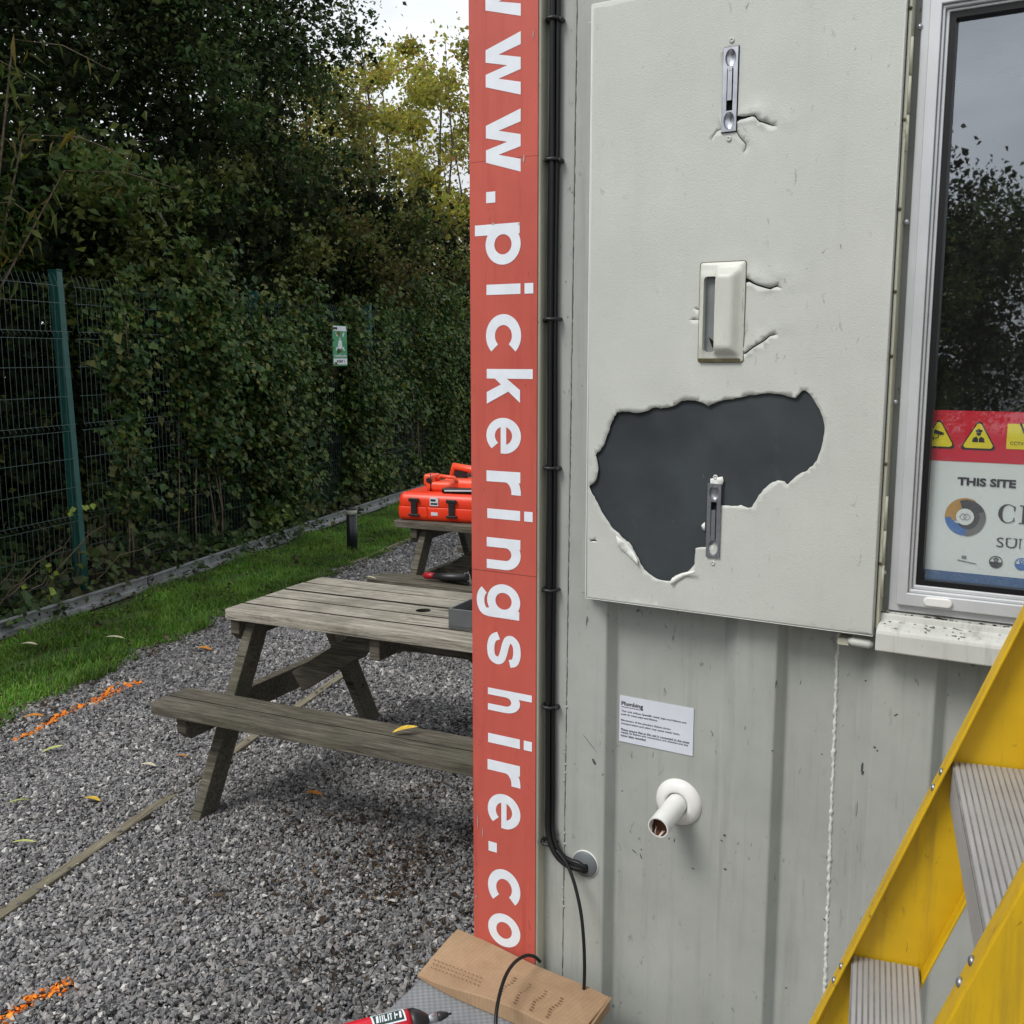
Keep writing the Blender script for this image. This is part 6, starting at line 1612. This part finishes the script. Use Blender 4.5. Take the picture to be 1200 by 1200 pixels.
# looping cable over the box
lp = empty('loop_cable', lv(600, 1140, ZB + 0.05), "black cable looping up over the cardboard box", "cable")
o_ = Vector(lp.location)
cp = []
for px, py, z in ((584, 1215, ZB + 0.04), (581, 1198, ZB + 0.055), (584, 1172, ZB + 0.075), (592, 1145, ZB + 0.085), (603, 1128, ZB + 0.08), (616, 1120, ZB + 0.07), (626, 1121, ZB + 0.055), (633, 1127, ZB + 0.04)):
    cp.append(lv(px, py, z) - o_)
mb = MB(); mb.tube(smooth_path(cp), 0.0036, 10); mb.build('cable', 'black_rubber', lp)
# impact driver
dp = lv(480, 1192, ZB + 0.035)
a0 = lv(430, 1211, ZB + 0.032); a1 = lv(527, 1188, ZB + 0.03); dv = (a1 - a0); dv.z = 0; da = math.atan2(dv.y, dv.x)
Ld = dv.length; 
imp = empty('impact_driver', Vector((a0.x, a0.y, ZB + 0.001)), "red and black cordless impact driver lying on the grey tool chest", "power tool", da)
hz0 = 0.029; s_ = Ld / 95.0
mb = MB(); mb.tube([(-40 * s_, 0, hz0), (-34 * s_, 0, hz0), (0, 0, hz0), (40 * s_, 0, hz0), (48 * s_, 0, hz0)], [0.019, 0.027, 0.028, 0.0275, 0.026], 20); mb.build('motor_housing', 'tool_red', imp)
mb = MB(); mb.tube([(48.3 * s_, 0, hz0), (54 * s_, 0, hz0), (62 * s_, 0, hz0), (69 * s_, 0, hz0 - 0.001)], [0.0265, 0.026, 0.019, 0.0105], 20)
mb.tube([(2 * s_, -0.006, hz0 - 0.006), (-4 * s_, -0.05, 0.024), (-10 * s_, -0.11, 0.022)], [0.024, 0.020, 0.019], 14); mb.box(-34 * s_, 14 * s_, -0.165, -0.112, 0.0, 0.05); mb.build('gear_case', 'black_plastic', imp)
mb = MB(); mb.tube([(69.2 * s_, 0, hz0 - 0.001), (71 * s_, 0, hz0), (80 * s_, 0, hz0)], [0.0075, 0.0085, 0.0085], 16); mb.build('collar', 'steel', imp)
mb = MB(); mb.tube([(80.2 * s_, 0, hz0), (84 * s_, 0, hz0), (90 * s_, 0, hz0), (93 * s_, 0, hz0), (93.2 * s_, 0, hz0), (97 * s_, 0, hz0)], [0.0085, 0.009, 0.006, 0.004, 0.0022, 0.002], 12); mb.build('bit_holder', 'black_plastic', imp)
mb = MB(); ang = [R(a) for a in (50, 65, 80, 95, 110)]
vs_ = [(x_ * s_, -0.0288 * math.cos(a), hz0 + 0.0288 * math.sin(a)) for x_ in (5, 42) for a in ang]
mb.add(vs_, [(k, k + 1, 6 + k, 5 + k) for k in range(4)]); mb.build('maker_plate', 'sign_white', imp)
def on_drum(x0, x1, a0, a1, r, skew=0.0):
    K = 4; vs_ = []
    for k in range(K + 1):
        a = R(a0 + (a1 - a0) * k / K)
        vs_ += [((x0 + skew * k / K) * s_, -r * math.cos(a), hz0 + r * math.sin(a)), ((x1 + skew * k / K) * s_, -r * math.cos(a), hz0 + r * math.sin(a))]
    mb.add(vs_, [(2 * k, 2 * k + 1, 2 * k + 3, 2 * k + 2) for k in range(K)])
mb = MB(); on_drum(7, 40, 56, 104, 0.0291); mb.build('plate_field', 'dark_plate', imp)
mb = MB()
for x_, w_, b_, t_ in ((9, 2.6, 64, 96), (13, 1.2, 64, 96), (15.5, 1.2, 64, 96), (18, 3, 64, 72), (18, 1.2, 72.5, 96), (22, 1.3, 64, 96), (25, 3, 88, 96), (25, 1.2, 64, 87.5), (29.5, 1.2, 64, 96), (31.5, 2.4, 76, 84), (35, 2.4, 64, 96)):
    on_drum(x_, x_ + w_, b_, t_, 0.0294, 1.5 * (t_ - b_) / 32)
tag(mb.build('plate_print', 'sign_white', imp), kind='stuff')

# ------------------------------------------------------------------ waste pipe and plumbing notice
pu_, pz_ = on_wall(794, 941, -0.020)
wpipe, og = wall_thing('waste_pipe', pu_, -0.026, pz_, "white plastic waste pipe stub with a round wall flange, rust inside its mouth", "pipe")
mb = MB(); c_ = (pu_, 0.0262, pz_); mb.lathe([(0.0215, 0.006), (0.0225, 0.0125), (0.0255, 0.0145), (0.031, 0.0135), (0.040, 0.0095), (0.0455, 0.004), (0.0465, 0.0)], 40, 'y', c_); mb.build('flange', 'pvc', wpipe, og)
tipu, tipz = on_wall(771, 970, 0.070)
mb = MB(); A = Vector((pu_, 0.022, pz_)); B = Vector((tipu, -0.070, tipz)); dd = (B - A).normalized()
mb.tube([A, B], 0.0205, 28, False, False); mb.tube([B, A.lerp(B, 0.3)], 0.0180, 28, False, True)
# rim
sx = dd.orthogonal().normalized(); sy = dd.cross(sx); vs_ = []
for k in range(28):
    a = 2 * math.pi * k / 28; q = sx * math.cos(a) + sy * math.sin(a); vs_ += [B + q * 0.0205, B + q * 0.018]
mb.add(vs_, [(2 * k, 2 * ((k + 1) % 28), 2 * ((k + 1) % 28) + 1, 2 * k + 1) for k in range(28)]); mb.build('pipe', 'pvc', wpipe, og)
mb = MB(); mb.tube([A.lerp(B, 0.62), A.lerp(B, 0.80)], [0.0178, 0.0172], 24, True, True)

ax_ = [A.lerp(B, q) for q in (0.80, 0.9, 1.0)]; dn_ = Vector((0, 0, -1)); dn_ = (dn_ - dd * dn_.dot(dd)).normalized(); sd_ = dd.cross(dn_)
vs_ = []
for i, c__ in enumerate(ax_):
    for k in range(13):
        a = R(-85 + k * 170 / 12) * (1, 0.8, 0.55 + 0.12 * math.sin(k * 2))[i]
        vs_.append(c__ + (dn_ * math.cos(a) + sd_ * math.sin(a)) * (0.0174 - 0.001 * math.sin(k * 1.7)))
mb.add(vs_, [(i * 13 + k, i * 13 + k + 1, (i + 1) * 13 + k + 1, (i + 1) * 13 + k) for i in range(2) for k in range(12)], True)
mb.build('rust_deposit', 'rust_dirt', wpipe, og)

q_ = -0.0248
stk, og = wall_thing('plumbing_notice', 0.335, q_, 0.98, "white plumbing notice sticker on the wall above the waste pipe", "notice")
c1, c2, c3, c4 = (on_wall(727, 815, q_), on_wall(813, 830, q_), on_wall(812, 886, q_), on_wall(725, 868, q_))
su0, su1, sz0, sz1 = (c1[0] + c4[0]) / 2, (c2[0] + c3[0]) / 2, (c3[1] + c4[1]) / 2, (c1[1] + c2[1]) / 2
mb = MB(); mb.box(su0, su1, -q_ - 0.0006, -q_ + 0.0008, sz0, sz1); mb.build('sticker', 'paper_white', stk, og)
mb = MB(); yy_ = -q_ - 0.0009; Wd = su1 - su0; Hd = sz1 - sz0
write(mb, "Plumbing", su0 + 0.004, sz1 - 0.0215, 0.0105, yy_, 0.03, 0.046)
mb.box(su0 + 0.004, su0 + 0.05, yy_ - 0.0001, yy_ + 0.0002, sz1 - 0.0228, sz1 - 0.0218)
mb.build('heading', 'ink', stk, og)
mb = MB()
for i, (ln, fw, f) in enumerate((("This unit utilises Speedfit water pipe and fittings and", 0.135, 0.335), ("push fit waste pipe and fittings.", 0.077, 0.405), ("Movement of the plumbing fittings during", 0.104, 0.535), ("transportation and siting may cause water leaks.", 0.123, 0.605), ("Please ensure that as this unit is connected to the water", 0.143, 0.735), ("supply its fittings and connections are checked and any", 0.140, 0.800), ("minor leaks remedied.", 0.054, 0.865))):
    write(mb, ln, su0 + 0.004, sz1 - Hd * f - 0.0022, 0.0050, yy_, 0.02, min(fw, Wd - 0.006))
mb.build('small_print', 'ink', stk, og)

# ------------------------------------------------------------------ yellow step ladder
LA = on_level(1119, 891, 1.17)
TD = Vector((math.sin(R(19.3)), math.cos(R(19.3)), 0))      # along a tread, towards the wall
RD = Vector((TD.y, -TD.x, 0))                                 # up the ladder, horizontal part
SLOPE = 0.1166 / 0.314; WID = 0.50
base = Vector((LA.x, LA.y, 0)) - RD * SLOPE * 1.17
lad = empty('step_ladder', base, "yellow fibreglass step ladder with ribbed aluminium treads, right of the window", "ladder", math.atan2(RD.y, RD.x))
# local: x = RD (up-slope), y = TD turned: local y is 90deg left of RD = TD direction
def lx(z): return SLOPE * z
RW, RT, FL = 0.098, 0.0045, 0.030
Z1 = 1.95
def railpiece(name, x_off0, x_off1, y0, y1, bev=0.0015):
    mb = MB()
    mb.hexa([(lx(0) + x_off0, y0, 0), (lx(0) + x_off1, y0, 0), (lx(0) + x_off1, y1, 0), (lx(0) + x_off0, y1, 0)],
            [(lx(Z1) + x_off0, y0, Z1), (lx(Z1) + x_off1, y0, Z1), (lx(Z1) + x_off1, y1, Z1), (lx(Z1) + x_off0, y1, Z1)])
    return mb
for k, (yw, sg) in enumerate(((0.004, -1), (-WID - 0.004, 1))):
    mb = railpiece('rail', -0.012, RW, yw, yw + RT * (1 if sg < 0 else -1))
    for xo in (-0.012, RW - RT):
        m2 = railpiece('f', xo, xo + RT, yw - 0.0001 * sg * -1, yw + sg * FL)
        o4_ = len(mb.v); mb.v += m2.v; mb.f += [tuple(i + o4_ for i in f) for f in m2.f]; mb.sm += m2.sm; mb.mi += m2.mi
    mb.build('rail', 'ladder_yellow', lad, bevel=0.0018)
tz = [1.17 + 0.314 * k for k in range(-3, 3)]
for z in tz:
    x0 = lx(z) - 0.004
    mb = MB(); ya, yb = -WID + 0.0005, -0.0005
    mb.mat = 1; mb.box(x0, x0 + 0.092, ya, yb, z - 0.006, z - 0.0025); mb.mat = 0
    mb.box(x0, x0 + 0.0035, ya, yb, z - 0.058, z - 0.0062); mb.box(x0 + 0.0885, x0 + 0.092, ya, yb, z - 0.045, z - 0.0062)
    for r_ in range(12):
        xr = x0 + 0.0025 + r_ * 0.0075; mb.hexa([(xr, ya, z - 0.0026), (xr + 0.0058, ya, z - 0.0026), (xr + 0.0058, yb, z - 0.0026), (xr, yb, z - 0.0026)], [(xr + 0.0008, ya, z - 0.0012), (xr + 0.0050, ya, z - 0.0012), (xr + 0.0050, yb, z - 0.0012), (xr + 0.0008, yb, z - 0.0012)])
    mb.build('tread', ['aluminium', 'tread_dirt'], lad)
    for yc in (-0.014, -WID + 0.014):
        for dz in (-0.014, -0.038):
            xx = lx(z + dz) - 0.0122; mb = MB()
            mb.tube([(xx + 0.002, yc, z + dz), (xx - 0.0008, yc, z + dz), (xx - 0.0028, yc, z + dz), (xx - 0.0034, yc, z + dz)], [0.0055, 0.0055, 0.0038, 0.001], 12); mb.build('rivet', 'dark_steel', lad)
for yc in (0.0, -WID):
    mb = MB(); mb.beam((lx(Z1) + 0.10, yc, Z1 - 0.04), (lx(Z1) + 0.62, yc, 0.02), 0.03, 0.045); mb.build('rear_leg', 'ladder_yellow', lad, bevel=0.002)
mb = MB(); mb.box(lx(Z1) - 0.02, lx(Z1) + 0.18, -WID - 0.02, 0.02, Z1 + 0.001, Z1 + 0.04); mb.build('top_cap', 'black_plastic', lad, bevel=0.006)
